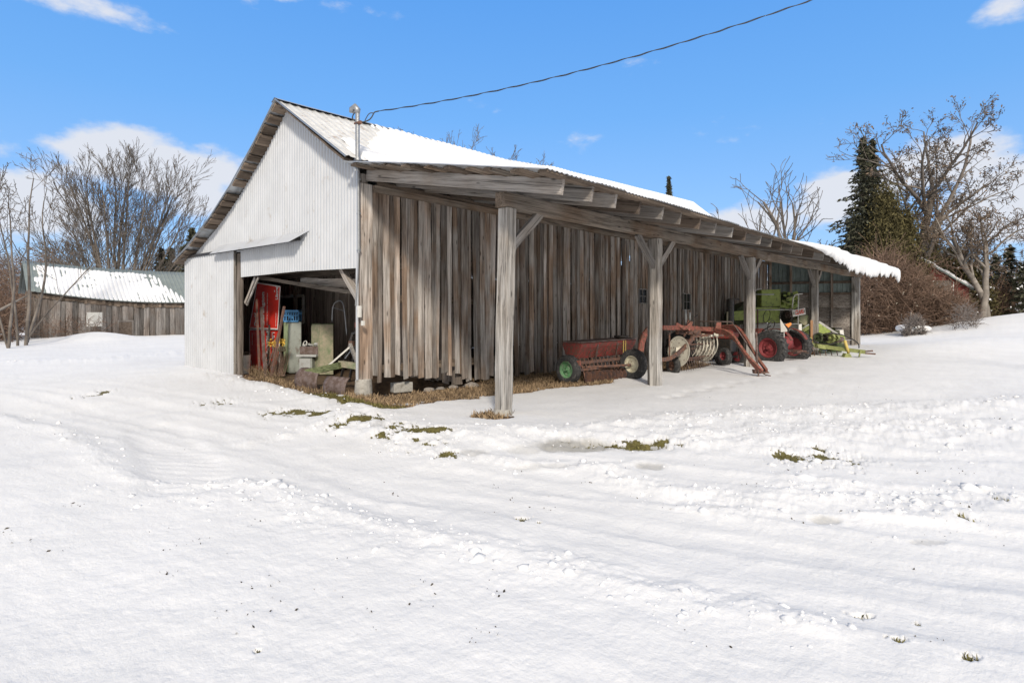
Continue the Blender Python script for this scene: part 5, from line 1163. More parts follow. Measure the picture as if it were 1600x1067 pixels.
# ------------------------------------------------------------------ stones and blocks at the wall foot
def rock(c, s, label, name='stone', mat='stone', seed=0, cat='stone', group=None):
    import bmesh
    bm = bmesh.new(); bmesh.ops.create_icosphere(bm, subdivisions=3, radius=1); g = random.Random(seed); ph = [g.uniform(0, 6) for _ in range(6)]
    for v in bm.verts:
        p = v.co; k = 1+.16*math.sin(p.x*2.3+ph[0])+.12*math.sin(p.y*3.1+ph[1])+.1*math.sin(p.z*3.7+ph[2])+.05*math.sin(p.x*7+p.y*5+ph[3]); v.co = Vector((p.x*s[0]*k, p.y*s[1]*k, p.z*s[2]*k))
    me = bpy.data.meshes.new(name); bm.to_mesh(me); bm.free(); me.materials.append(M[mat]); me.polygons.foreach_set('use_smooth', [True]*len(me.polygons))
    o = bpy.data.objects.new(name, me); COL.objects.link(o); o.location = c; o.rotation_euler.z = g.uniform(0, 3); return tag(o, label, cat, group)
p = GP(636, 612); bl = MB(Matrix.Translation((p.x-.25, p.y+.05, .07)) @ Matrix.Rotation(R(78), 4, 'Z')).box((0, 0, 0), (.42, .2, .2)).build('concrete_block', M['concrete'], bevel=.012); tag(bl, 'square grey concrete block in the dry grass near the pier', 'block')
for k, (u, v, sx, sz, lb) in enumerate([(688, 606, .15, .10, 'rounded grey stone under the wall gap'), (670, 611, .13, .05, 'flat pale slab left of the rounded stone'), (708, 607, .12, .06, 'flat stone right of the rounded stone'), (738, 605, .17, .07, 'wide stone under the ragged boards'), (603, 607, .06, .05, 'small snowy stone beside the concrete pier'), (902, 592, .09, .05, 'pale stone below the green wheel')]):
    q = GP(u, v); rock((q.x, q.y, hz(q.x, q.y)+sz*.4), (sx, sx*.75, sz), lb, seed=k, mat='stone' if k != 5 else 'tan')

# ------------------------------------------------------------------ overhead cable and its pole outside the picture
wire_pts = [PX(592, 174, 10.8)]
e1 = PX(1275, -2, 8.6); e2 = e1+(e1-wire_pts[0])*1.6+Vector((0, 0, .9))
for k in range(1, 61):
    t = k/60; p = wire_pts[0].lerp(e1, t) if t < 1 else e1; p = wire_pts[0].lerp(e1, t); p.z -= 4*.20*t*(1-t)
    p += Vector((0, 0, .006*math.sin(k*1.9)))+RT*.005*math.cos(k*1.3); wire_pts.append(p)
for k in range(1, 30):
    t = k/29; wire_pts.append(e1.lerp(e2, t)+Vector((0, 0, .01*math.sin(k*2.1))))
pl = empty('power_line', wire_pts[0], 'twisted black cable running from the barn mast up across the blue sky', 'cable')
o1 = []; o2 = []
for i, p in enumerate(arc(wire_pts, 3)):
    q = i*.31; o = (RT*math.cos(q)+Vector((0, 0, math.sin(q))))*.007; o1.append(p+o); o2.append(p-o)
MB().tube(o1, .0065, 5).build('strand', M['cable'], pl, smooth=True); MB().tube(o2, .0065, 5).build('strand', M['cable'], pl, smooth=True)
pole = MB().tube([(e2.x, e2.y, -.3), (e2.x, e2.y, e2.z+.5)], [.15, .11], 12).build('utility_pole', M['grey'], smooth=True); tag(pole, 'round timber pole carrying the far end of the cable', 'pole')

# ------------------------------------------------------------------ vegetation
def at(u, d): p = PX(u, HZ, d); return Vector((p.x, p.y, hz(p.x, p.y)))
class Cfg: pass
def grow(out, tips, p, d, L, r, lvl, c, g):
    n = c.steps[lvl]; st = L/n; last = lvl == len(c.steps)-1; r0 = r
    for i in range(n):
        w = c.wob[lvl]; d = Vector((d.x+g.gauss(0, w), d.y+g.gauss(0, w), d.z+g.gauss(0, w)+c.trop[lvl])).normalized()
        q = p+d*st; r1 = r0*(1-(i+1)/n*(1-c.taper[lvl])); r1 = max(r1, c.rmin)
        out.append((p.x, p.y, p.z, q.x, q.y, q.z, r, r1)); r = r1; p = q
        if not last and i >= c.first[lvl]:
            for k in range(c.kids[lvl] if g.random() < .85 else c.kids[lvl]-1):
                a = math.radians(g.gauss(c.ang[lvl], c.ang[lvl]*.25)); ax = d.orthogonal().normalized(); ax.rotate(Matrix.Rotation(g.uniform(0, 6.283), 3, d)); nd_ = d.copy(); nd_.rotate(Matrix.Rotation(a, 3, ax))
                grow(out, tips, p, nd_, L*c.ratio[lvl]*g.uniform(.65, 1.15)*(1-.45*(i/n)), max(r*c.rr[lvl], c.rmin), lvl+1, c, g)
    tips.append((p.x, p.y, p.z, lvl))
def cfg(**k):
    c = Cfg(); 
    for a, b in k.items(): setattr(c, a, b)
    return c
def bare_tree(name, u, d, label, stems, c, mat, twmat=None, seed=1, lean=0, group='bare trees', pods=0, podsize=.1, base=None, cat='tree', podfn=None):
    g = random.Random(seed); b = base or at(u, d); t = empty(name, b, label, cat, group); out = []; tips = []
    for (dx, dz, L, r) in stems:
        dv = (RT*dx+FW*g.gauss(0, .15)+Vector((0, 0, dz))).normalized(); grow(out, tips, b+Vector((g.gauss(0, .08), g.gauss(0, .08), -.3)), dv, L, r, 0, c, g)
    big = [s for s in out if s[6] > c.rmin*2.2]; small = [s for s in out if s[6] <= c.rmin*2.2]
    if big: seg_mesh('trunk', big, mat, t, 7)
    if small: seg_mesh('twigs', small, twmat or mat, t, 3)
    if pods:
        T = np.array([x[:3] for x in tips]); idx = nrg.integers(0, len(T), pods); C = T[idx]+nrg.normal(size=(pods, 3))*podsize*1.6
        leaf_mesh('dry_leaves', C, podsize, M['pod'], t)
    return t
# left: vase-shaped many-stemmed maple behind the shed
cv = cfg(steps=[9, 6, 5, 3], wob=[.035, .05, .06, .08], trop=[.012, .03, .03, .02], taper=[.35, .3, .3, .4], first=[2, 1, 1, 9], kids=[2, 2, 1, 0], ang=[20, 22, 20, 18], ratio=[.46, .5, .55, .5], rr=[.42, .5, .6, .6], rmin=.017)
g_ = random.Random(3)
bare_tree('maple_tree', 188, 58, 'large bare many-stemmed maple spreading like a fan behind the snowy shed', [(x+g_.gauss(0, .03), 1, 15.5*(1-.27*abs(x))*g_.uniform(.9, 1.05), .15) for x in (-1.15, -.95, -.72, -.5, -.3, -.2, -.12, -.05, 0, .06, .12, .2, .28, .45, .65, .88, 1.1, 1.3)], cv, M['bark'], M['bark'], 14)
cv2 = cfg(steps=[8, 6, 4], wob=[.07, .09, .12], trop=[.03, .05, .05], taper=[.3, .3, .3], first=[1, 1, 9], kids=[3, 2, 0], ang=[30, 32, 30], ratio=[.42, .45, .5], rr=[.4, .55, .6], rmin=.016)
bare_tree('small_tree', 105, 66, 'pale hazy bare tree low behind the left end of the shed', [(x, 1, 8.5, .09) for x in (-.8, -.5, -.2, .1, .35, .6)], cv2, M['barkL'], M['twiggrey'], 12)
bare_tree('small_tree', 140, 70, 'pale thin bare tree between the hazy tree and the fan-shaped maple', [(x, 1, 7.5, .08) for x in (-.6, -.2, .2, .6)], cv2, M['barkL'], M['twiggrey'], 13)
c3 = cfg(steps=[12, 8, 5, 3], wob=[.05, .10, .13, .15], trop=[.02, .05, .05, .03], taper=[.25, .3, .3, .4], first=[4, 2, 1, 9], kids=[1, 1, 1, 0], ang=[32, 34, 36, 30], ratio=[.38, .45, .5, .5], rr=[.5, .55, .6, .6], rmin=.011)
bare_tree('young_tree', 14, 25.5, 'thin leaning bare tree at the left edge of the picture', [(.02, 1, 7.4, .07), (-.35, 1, 6.4, .05)], c3, M['bark'], M['bark'], 21, group='thin trees beside the shed')
bare_tree('young_tree', 27, 27, 'tall straight bare tree beside the shed corner, second from the left edge', [(.03, 1, 8.9, .085), (.2, 1, 7.8, .06)], c3, M['bark'], M['bark'], 22, group='thin trees beside the shed')
bare_tree('young_tree', 38, 28.5, 'slender bare tree touching the shed corner, with branches reaching over its roof', [(.12, 1, 8.6, .075), (.4, 1, 7.2, .045)], c3, M['bark'], M['bark'], 23, group='thin trees beside the shed')
bare_tree('young_tree', -30, 27, 'bare tree outside the left edge whose branches reach into the picture', [(.1, 1, 8, .08)], c3, M['bark'], M['bark'], 24, group='thin trees beside the shed')
p0, p1 = PX(-30, 500, 26), PX(42, 462, 27.5)
tag(MB().tube([p0, p0.lerp(p1, .5), p1], [.07, .06, .03], 7).build('fallen_branch', M['barkL'], smooth=True), 'pale fallen branch slanting up to the shed corner', 'branch')
# tree tops behind the ridge
c4 = cfg(steps=[10, 5, 4, 3], wob=[.05, .08, .1, .12], trop=[.03, .05, .05, .04], taper=[.3, .3, .3, .4], first=[4, 1, 1, 9], kids=[2, 2, 1, 0], ang=[26, 28, 30, 30], ratio=[.32, .5, .5, .5], rr=[.45, .5, .6, .6], rmin=.02)
bare_tree('tall_tree', 690, 62, 'bare tree top showing left over the barn ridge', [(0, 1, 19.6, .22), (-.05, 1, 19, .15), (.06, 1, 19.2, .15)], c4, M['bark'], None, 31, group='tree tops over the ridge')
bare_tree('tall_tree', 806, 60, 'bare tree top with crooked twigs right over the middle of the ridge', [(0, 1, 16.0, .22), (-.05, 1, 15.4, .15), (.08, 1, 15.2, .15)], c4, M['bark'], None, 33, group='tree tops over the ridge')
# crooked antler-like trees right of the ridge
c5 = cfg(steps=[9, 7, 5], wob=[.10, .13, .14], trop=[.03, .09, .07], taper=[.45, .35, .3], first=[4, 3, 9], kids=[1, 1, 0], ang=[42, 40, 30], ratio=[.5, .5, .5], rr=[.6, .6, .6], rmin=.025)
bare_tree('crooked_tree', 1237, 46, 'dark crooked leafless tree with antler-like limbs above the snowy roof end', [(-.25, 1, 11.5, .2), (.12, 1, 12.5, .2), (.3, 1, 10.8, .17), (0, 1, 11.2, .16), (-.1, 1, 12, .15)], c5, M['bark'], None, 44)
bare_tree('crooked_tree', 1190, 48, 'smaller crooked leafless tree left of the antler-like one', [(-.2, 1, 9.8, .13), (.1, 1, 10.5, .13), (-.4, 1, 9, .1)], c5, M['bark'], None, 42)
# big tree on the right with dry clusters
c6 = cfg(steps=[6, 9, 7, 5, 3], wob=[.06, .09, .12, .14, .16], trop=[.0, .03, .03, .03, .02], taper=[.6, .35, .3, .3, .4], first=[3, 2, 2, 1, 9], kids=[2, 1, 1, 2, 0], ang=[36, 40, 44, 46, 40], ratio=[1.0, .52, .5, .5, .5], rr=[.62, .6, .5, .5, .6], rmin=.019)
big = bare_tree('big_tree', 1436, 46, 'tallest bare tree on the right, wide open crown flecked with dry brown clusters', [(-.02, 1, 11.5, .40), (-.2, 1, 9.6, .26), (.2, 1, 9.6, .24)], c6, M['bark'], M['bark'], 61, group='bare trees', pods=2300, podsize=.10)
c7 = cfg(steps=[7, 7, 6, 4], wob=[.12, .16, .2, .2], trop=[.02, .03, .02, .0], taper=[.55, .35, .3, .3], first=[3, 1, 1, 9], kids=[2, 2, 2, 0], ang=[38, 42, 46, 40], ratio=[.75, .5, .5, .5], rr=[.55, .5, .55, .6], rmin=.018)
bare_tree('twisted_tree', 1528, 41, 'tree with two pale twisted trunks behind the red barn corner', [(-.03, 1, 7.5, .26)], c7, M['barkL'], M['barkB'], 71, pods=700, podsize=.09)
bare_tree('twisted_tree', 1543, 41.5, 'leaning vine-hung tree right of the two pale trunks', [(.12, 1, 7.8, .24)], c7, M['barkL'], M['barkB'], 72, pods=700, podsize=.09)
bare_tree('twisted_tree', 1462, 57, 'smaller brown tree between the tallest tree and the twisted trunks', [(.1, 1, 6.5, .2), (-.2, 1, 6, .15)], c7, M['barkB'], M['barkB'], 73, pods=450, podsize=.10)
bare_tree('twisted_tree', 1610, 44, 'brown branching tree at the right edge of the picture', [(-.1, 1, 6.5, .2), (.2, 1, 6, .15)], c7, M['barkB'], M['barkB'], 74, pods=350, podsize=.10)
bare_tree('twisted_tree', 1318, 50, 'low brown tree hidden behind the left side of the dark twin spruces', [(-.35, 1, 6.2, .18), (-.1, 1, 5.5, .14)], c7, M['barkB'], M['barkB'], 75, pods=350, podsize=.10)

def spruce(u, d, H, Rb, label, mat='spruce', seed=1, dens=1.0, size=.16, name='spruce_tree', group='conifers', snow=0, bottom=.06, power=.85, base=None, lean=0):
    g = np.random.default_rng(seed); b = base or at(u, d); t = empty(name, b, label, 'tree', group)
    segs = []; C = []; Dd = []; nb = int(H*13*dens)
    for k in range(nb):
        f = bottom+(1-bottom)*(k+g.random())/nb; z = H*f; Lb = Rb*((1-f)**power)*(.62+.55*g.random())+.12; an = k*2.399+g.normal()*.3
        dx, dy = math.cos(an), math.sin(an); p = np.array([0, 0, z]); n = max(3, int(Lb/.3)); dz = .12-.1*g.random()
        for i in range(n):
            q = p+np.array([dx, dy, dz])*Lb/n; dz -= .09*(1-f)+.02; segs.append((*(p+np.array(b)), *(q+np.array(b)), .03*(1-i/n)+.012, .03*(1-(i+1)/n)+.01))
            m = int((5+9*(1-i/n))*dens); sp = .06+.30*(1-abs(i/n-.25))*min(1, Lb*.35)
            pts = p+(q-p)*g.random((m, 1))+g.normal(size=(m, 3))*np.array([sp, sp, .07]); C.append(pts+np.array(b)); Dd.append(np.tile([dx*.8, dy*.8, -.35], (m, 1))); p = q
    segs += [(b.x, b.y, b.z-.3, b.x, b.y, b.z+H*.5, H*.014, H*.009), (b.x, b.y, b.z+H*.5, b.x, b.y, b.z+H, H*.009, .02)]
    seg_mesh('trunk', segs, M['bark'], t, 4); C = np.concatenate(C); leaf_mesh('crown', C, size, M[mat], t, elong=1.5, dirs=np.concatenate(Dd))
    if snow:
        i = g.integers(0, len(C), snow); leaf_mesh('snow', C[i]+np.array([0, 0, .08]), .12, M['needlesnow'], t, elong=.9)['kind'] = 'stuff'
    return t
def cedar(u, d, H, Rb, label, mat='cedar', seed=1, n=14000, size=.075, name='cedar_tree', group='conifers', base=None, snow=0):
    g = np.random.default_rng(seed); b = base or at(u, d); t = empty(name, b, label, 'tree', group)
    nc = 90; f = g.random(nc)**.8; an = g.random(nc)*6.283; prof = np.sin(np.clip(f*1.05+.12, 0, 1)*math.pi)**.6*(1-.55*f); rr_ = Rb*prof*(.45+.6*g.random(nc))
    cx = np.stack([rr_*np.cos(an), rr_*np.sin(an), H*(.05+.93*f)], 1); k = g.integers(0, nc, n); s_ = np.stack([Rb*.17*np.ones(n), Rb*.17*np.ones(n), H*.075*np.ones(n)], 1)
    C = cx[k]+g.normal(size=(n, 3))*s_*(.5+.7*g.random((n, 1)))+np.array(b); D_ = np.tile([0, 0, 1.], (n, 1)); leaf_mesh('crown', C, size, M[mat], t, elong=1.5, dirs=D_*.25)
    segs = [(b.x, b.y, b.z-.3, b.x, b.y, b.z+H*.9, .15, .03)]+[(b.x, b.y, b.z+c_[2]*.75, b.x+c_[0], b.y+c_[1], b.z+c_[2], .04, .015) for c_ in cx]; seg_mesh('trunk', segs, M['barkB'], t, 4)
    if snow: i = g.integers(0, n, snow); leaf_mesh('snow', C[i]+np.array([0, 0, .06]), .13, M['needlesnow'], t, elong=.9)['kind'] = 'stuff'
    return t
def Ht(v, d, z0=0): return CAM.z+(HZ-v)/F*d-z0
spruce(1349, 43, Ht(218, 43), 5.2, 'left one of the dark twin spruces beside the tallest bare tree', seed=1, dens=.95, size=.12, power=1.15, bottom=.04)
spruce(1363, 44, Ht(222, 44), 4.8, 'right one of the dark twin spruces, overlapping the big crown', seed=2, dens=.95, size=.12, power=1.15, bottom=.04)
spruce(1045, 66, Ht(277, 66), 2.6, 'lone dark spruce tip poking up above the snowy roof line', seed=3, size=.10, power=1.1)
spruce(252, 62, Ht(392, 62), 2.4, 'short dark spruce behind the shed roof, leftmost of three', seed=4, dens=.8); spruce(268, 60, Ht(392, 60), 2.2, 'dark spruce behind the shed roof, middle of three', seed=5, dens=.8); spruce(300, 56, Ht(362, 56), 2.6, 'taller dark spruce peeking out at the barn eave', seed=6, dens=.9)
cedar(1385, 41, Ht(312, 41), 2.3, 'olive bushy cedar in front of the twin spruces', seed=11, n=34000); cedar(1412, 42, Ht(345, 42), 2.0, 'lower olive cedar at the right side of the bushy one', seed=12, n=24000); cedar(1340, 42.5, Ht(352, 42.5), 1.6, 'small dark cedar left of the bushy olive one', mat='spruce', seed=13, n=18000)
cedar(1490, 47, Ht(395, 47), 2.2, 'olive cedar rising behind the red barn roof', seed=14, n=20000, snow=150); cedar(1522, 45, Ht(420, 45), 1.9, 'low snow-flecked cedar right of the red barn', seed=15, n=16000, snow=420)
spruce(1578, 46, Ht(385, 46), 1.9, 'dark spruce with layered boughs near the right edge', seed=16, dens=.6, snow=150); spruce(1600, 43, Ht(415, 43), 1.8, 'dark spruce cut by the right edge of the picture', seed=17, dens=.6, snow=150); spruce(1556, 48, Ht(400, 48), 2.0, 'small dark spruce behind the twisted trunks', seed=18, dens=.6, snow=200)
cedar(1455, 52, Ht(372, 52), 2.4, 'dull olive cedar behind the red barn ridge', seed=19, n=16000)

# thickets of brown vines and brush (uncountable)
def thicket(name, label, areas, n, mat, seed=1, rad=.011, sides=3, curl=.55, kind='stuff', cat='brush', Ls=(.25, .5)):
    """areas: (u0, u1, d0, d1, height fn(u))"""
    g = random.Random(seed); segs = []; tot = sum(a[4] for a in areas)
    for (u0, u1, d0, d1, wgt, hf) in areas:
        for _ in range(int(n*wgt/tot)):
            u = g.uniform(u0, u1); d = g.uniform(d0, d1); H = hf(u); b = at_fast(u, d); z = b.z+max(0, H)*(g.random()**1.15); p = Vector((b.x, b.y, z*1.0)); L = g.uniform(*Ls); dv = Vector((g.gauss(0, 1), g.gauss(0, 1), g.gauss(.8, .7))).normalized(); L *= min(1, .3+H/4.5); k = g.randint(3, 5); r = rad*g.uniform(.7, 1.6); cu = Vector((g.gauss(0, curl), g.gauss(0, curl), g.gauss(-.15, curl)))*.45
            for i in range(k):
                q = p+dv*L; dv = (dv+cu).normalized()
                if q.z < -.05: q.z = 0
                segs.append((p.x, p.y, p.z, q.x, q.y, q.z, r, r*.85)); p = q; r *= .85
    return tag(seg_mesh(name, segs, mat, None, sides), label, cat, None, kind)
_gx = {}
def at_fast(u, d):
    k = (int(u/8), int(d*1.0)); 
    if k not in _gx: _gx[k] = at(u, d).z
    p = PX(u, HZ, d); return Vector((p.x, p.y, _gx[k]))
thH = lambda u: float(np.interp(u, [1340, 1360, 1380, 1400, 1430, 1460, 1490, 1510, 1525], [2.4, 4.3, 4.6, 4.0, 2.9, 1.8, 1.4, 1.1, .3]))
thicket('vine_thicket', 'dense tangle of brown vines and brush right of the lean-to, half covering the red barn', [(1330, 1508, 33, 39, 1.0, thH), (1390, 1500, 37, 41, .035, lambda u: 4.6)], 10000, M['twig'], 5, rad=.015)
thicket('brush', 'brown brush and saplings along the wood edge at the right', [(1535, 1700, 44, 50, .8, lambda u: 3.6), (1400, 1700, 56, 64, .8, lambda u: 6.0)], 6500, M['twig'], 6, rad=.018)
thicket('brush', 'brown brush under the trees at the left edge', [(-80, 26, 29, 34, .4, lambda u: 2.0), (-120, 70, 42, 56, 1.0, lambda u: 5.5)], 6000, M['twig'], 7, rad=.016)
thicket('bramble', 'thin brambles growing against the shed wall', [(60, 140, 31.2, 32.2, 1.0, lambda u: .8), (140, 175, 32.8, 33.5, .3, lambda u: .7)], 230, M['twig'], 8, rad=.009)
bp_c = at(1430, 31)
thicket('brush_pile', 'snow-capped pile of cut branches in front of the vine tangle', [(1412, 1446, 30.3, 31.5, 1.0, lambda u: .9*max(0, 1-((u-1429)/20)**2))], 700, M['twiggrey'], 9, rad=.014, kind=None, cat='brush pile', Ls=(.15, .3))
rock((bp_c.x, bp_c.y, bp_c.z+.30), (.95, .6, .22), 'snow cap lying on the branch pile', 'snow_cap', 'snow', 5, 'snow')
thicket('shrub', 'small bare twiggy shrub in the snow right of the branch pile', [(1488, 1530, 29.5, 31.5, 1.0, lambda u: 1.15*max(.2, 1-((u-1505)/30)**2))], 260, M['twiggrey'], 10, rad=.012, kind=None, cat='shrub', Ls=(.15, .35))
C = np.array([list(at_fast(u, 33))for u in [1350+rng.random()*150 for _ in range(60)]]); C[:, 2] += nrg.random(60)*3.2; tag(leaf_mesh('seed_heads', C, .07, M['fluff']), 'pale fluffy seed heads caught in the vines', 'seed heads', kind='stuff')

# far woods all round the field
def woods():
    g = random.Random(99); segs = []; yaw = math.atan2(FW.y, FW.x)
    for k in range(1500):
        an = yaw+math.radians(g.uniform(-75, 75)); d = g.uniform(85, 125); x, y = CAM.x+d*math.cos(an), CAM.y+d*math.sin(an); H = g.uniform(4, 9)*(1.0); z0 = .2
        p = Vector((x, y, z0)); dv = Vector((g.gauss(0, .08), g.gauss(0, .08), 1)).normalized(); n = 5; r = .10
        for i in range(n):
            q = p+dv*H/n; segs.append((*p, *q, r, r*.75)); r *= .75; dv = (dv+Vector((g.gauss(0, .15), g.gauss(0, .15), .1))).normalized()
            for j in range(6):
                e = q+Vector((g.gauss(0, .8), g.gauss(0, .8), g.gauss(.7, .6)))*1.2; segs.append((*q, *e, .04, .02))
                e2 = e+Vector((g.gauss(0, .7), g.gauss(0, .7), g.gauss(.4, .5))); segs.append((*e, *e2, .03, .02))
            p = q
    tag(seg_mesh('distant_woods', segs, M['twiggrey'], None, 3), 'grey brown leafless wood along the far edge of the fields', 'woods', kind='stuff')
woods()

# ------------------------------------------------------------------ old shed on the left
eL = PX(50, HZ, 32); eR = PX(318, HZ, 38.2); sd_ = (eR-eL); sl_ = sd_.length; sd_ = Vector((sd_.x, sd_.y, 0))/Vector((sd_.x, sd_.y, 0)).length; bk_ = Vector((-sd_.y, sd_.x, 0))
if bk_.dot(FW) < 0: bk_ = -bk_
shed = empty('old_shed', (eL.x, eL.y, 0), 'sagging board shed with snow on its grey green metal roof', 'shed'); eL0 = Vector((eL.x, eL.y, 0))
def ez(s): t = s/sl_; return 2.92-.50*t-.25*math.sin(math.pi*t)
def rz_(s): t = s/sl_; return 4.72-.22*t-.12*math.sin(math.pi*t)
board_wall('front_wall', M['shedwood'], eL0+sd_*.15, eL0+sd_*sl_, -bk_, lambda s: -.2, lambda s: ez(s)-.08, w=(.2, .32), th=.03, gap=.006, lean=.03, parent=shed, seed=21, seg=3, jag=.02)
board_wall('back_wall', M['inner'], eL0+sd_*.15+bk_*5.5, eL0+sd_*sl_+bk_*5.5, bk_, lambda s: -.2, lambda s: ez(s)-.05, w=(.3, .4), gap=-.01, parent=shed, seed=22, seg=1)
for o_, nm, sg_ in ((eL0+sd_*.15, 23, -1), (eL0+sd_*(sl_-.05), 24, 1)):
    board_wall('gable_wall', M['inner'], o_, o_+bk_*5.5, sd_*sg_, lambda s: -.2, lambda s: 2.8+(1.6*(1-abs(s-2.75)/2.75)), w=(.2, .3), gap=-.005, parent=shed, seed=nm, seg=1)
def sh_roof(sgn):
    ns, nt_ = 420, 8; V = []
    for i in range(ns):
        s = -.25+(sl_+.5)*i/(ns-1); k = (s/.23) % 1; rb = .03*math.exp(-((k-.5)/.10)**2)
        for j in range(nt_):
            t = j/(nt_-1); w_ = (-.30+3.05*t) if sgn > 0 else (5.8-3.05*t); z = ez(s)+.0+(rz_(s)-ez(s))*t-.08*(1-t)+rb; p = eL0+sd_*s+bk_*w_; V.append((p.x, p.y, z))
    i = np.arange(ns-1)[:, None]; j = np.arange(nt_-1)[None, :]; Q = np.stack([i*nt_+j, (i+1)*nt_+j, (i+1)*nt_+j+1, i*nt_+j+1], -1).reshape(-1, 4)
    o = np_mesh('roof', np.array(V), Q, M['greenmetal'], shed, nrg.random(len(Q))); s_ = o.modifiers.new('thickness', 'SOLIDIFY'); s_.thickness = .006; return o
srf = sh_roof(1); sh_roof(-1)
def shP(s, t):
    S_ = -.1+(sl_)*s; w_ = -.27+3.0*t; e = np.vectorize(ez)(S_); r_ = np.vectorize(rz_)(S_); z = e+(r_-e)*t-.08*(1-t)+.012; return eL0.x+sd_.x*S_+bk_.x*w_, eL0.y+sd_.y*S_+bk_.y*w_, z
def shT(s, t, x, y):
    S_ = sl_*s; edge = np.minimum(sstep(.0, .05, s), 1); rib = np.exp(-((((-.1+S_)/.23) % 1-.5)/.22)**2)
    m = .95+.35*fbm(S_*1.1, t*4, 4, 61)-1.3*sstep(.72, .98, s+.22*(t-.3))-1.4*sstep(.86, .93, t+.03*fbm(S_*2, t*0, 3, 62))-.8*(1-sstep(.03, .10, s+.05*fbm(t*6, S_, 3, 63))) - .45*sstep(.1, .5, fbm(S_*.9, t*9, 4, 65))*sstep(.35, .1, s) - .55*np.exp(-((S_-6.15)/.10)**2)*sstep(.3, .5, t) - rib*.34 - .5*sstep(.15, .5, fbm(S_*2.1, t*7, 4, 66))
    return np.where(m > .25, .03+.03*m-.02*rib, -1)
snow_sheet('roof_snow', shP, shT, srf, 420, 70)
mb = MB()
for i in range(60):
    s = sl_*(i+.5)/60; p = eL0+sd_*s-bk_*.08; mb.box((p.x, p.y, ez(s)-.22-rng.random()*.06), (sl_/60*1.05, .05, .22+rng.random()*.1), rz=math.atan2(sd_.y, sd_.x)+rng.gauss(0, .1), rx=rng.gauss(0, .2), rnd=rng.random())
mb.build('ragged_fascia', M['brownY'], shed)
def on_wall(u, v, off=.07):
    dr = FW+RT*((u-800)/F); n = bk_; o = eL0-bk_*off; t = (o-Vector((CAM.x, CAM.y, 0))).dot(n)/dr.dot(n); return Vector((CAM.x+dr.x*t, CAM.y+dr.y*t, CAM.z+t*(HZ-v)/F))
def wall_rect(u0, v0, u1, v1, name, mat, off=.07, dz=0):
    a, b_, c, d_ = on_wall(u0, v0, off), on_wall(u1, v0, off), on_wall(u1, v1, off), on_wall(u0, v1, off); return MB().prism([a, b_, c, d_], bk_*.03).build(name, mat, shed)
wall_rect(135, 488, 160, 510, 'window', M['offwhite']); wall_rect(186, 503, 206, 530, 'door', M['brownX'])
for q in ((183, 500, 209, 503, 'lintel'), (183, 503, 186, 530, 'jamb'), (206, 503, 209, 530, 'jamb')): wall_rect(*q, M['shedwood'], .10)
MB().beam(eL0+sd_*.05-bk_*.05, eL0+sd_*.35-bk_*.05+Vector((0, 0, 2.85)), .22, .12, up=bk_).build('corner_post', M['shedwood'], shed)

# ------------------------------------------------------------------ red barn on the right
pk = PX(1418, 394, 44); er = PX(1513, 449, 42.5); g0 = Vector((pk.x, pk.y, 0)); g1 = Vector((er.x, er.y, 0)); ge = (g1-g0).normalized(); hw = (g1-g0).length; gb = Vector((-ge.y, ge.x, 0)); gb = gb if gb.dot(FW) > 0 else -gb
rb = empty('red_barn', (g0.x, g0.y, 0), 'faded red board barn with snow along its roof edge, behind the vines', 'barn')
gz = lambda s: float(np.interp(abs(s-hw), [0, hw], [pk.z, er.z]))
board_wall('gable_wall', M['barnred'], g0-ge*hw, g0+ge*hw, -gb, lambda s: -.3, gz, w=(.2, .3), gap=-.004, lean=0, parent=rb, seed=31, seg=2)
board_wall('side_wall', M['barnred'], g1, g1+gb*9, ge, lambda s: -.3, lambda s: er.z, w=(.2, .3), gap=-.004, lean=0, parent=rb, seed=32, seg=1)
board_wall('side_wall', M['barnred'], g0-ge*hw, g0-ge*hw+gb*9, -ge, lambda s: -.3, lambda s: er.z, w=(.2, .3), gap=-.004, lean=0, parent=rb, seed=33, seg=1)
for sg_ in (1, -1):
    a = Vector((g0.x, g0.y, pk.z+.05))-gb*.35; b_ = a+ge*sg_*(hw+.25); b_.z = er.z-.10; r_ = MB().prism([a, b_, b_+Vector((0, 0, -.12)), a+Vector((0, 0, -.12))], gb*9.6).build('roof', M['panelmetal'], rb)
    up = Vector((0, 0, .13)); mb = MB(); n = 14
    for i in range(n):
        p, q = a.lerp(b_, i/n), a.lerp(b_, (i+1)/n); h_ = .16+.05*math.sin(i*1.7); mb.prism([p+Vector((0, 0, .004)), q+Vector((0, 0, .004)), q+Vector((0, 0, h_)), p+Vector((0, 0, h_))], gb*9.5)
    mb.build('roof_snow', M['snow'], r_)
def rwall(u0, v0, u1, v1, name, mat):
    P = []
    for u, v in ((u0, v0), (u1, v0), (u1, v1), (u0, v1)):
        dr = FW+RT*((u-800)/F); o = g0-gb*.06; t = (o-Vector((CAM.x, CAM.y, 0))).dot(gb)/dr.dot(gb); P.append(Vector((CAM.x+dr.x*t, CAM.y+dr.y*t, CAM.z+t*(HZ-v)/F)))
    MB().prism(P, gb*.03).build(name, mat, rb)
rwall(1458, 438, 1487, 500, 'door', M['shedwood']); rwall(1489, 440, 1490.5, 500, 'door_frame', M['offwhite'])

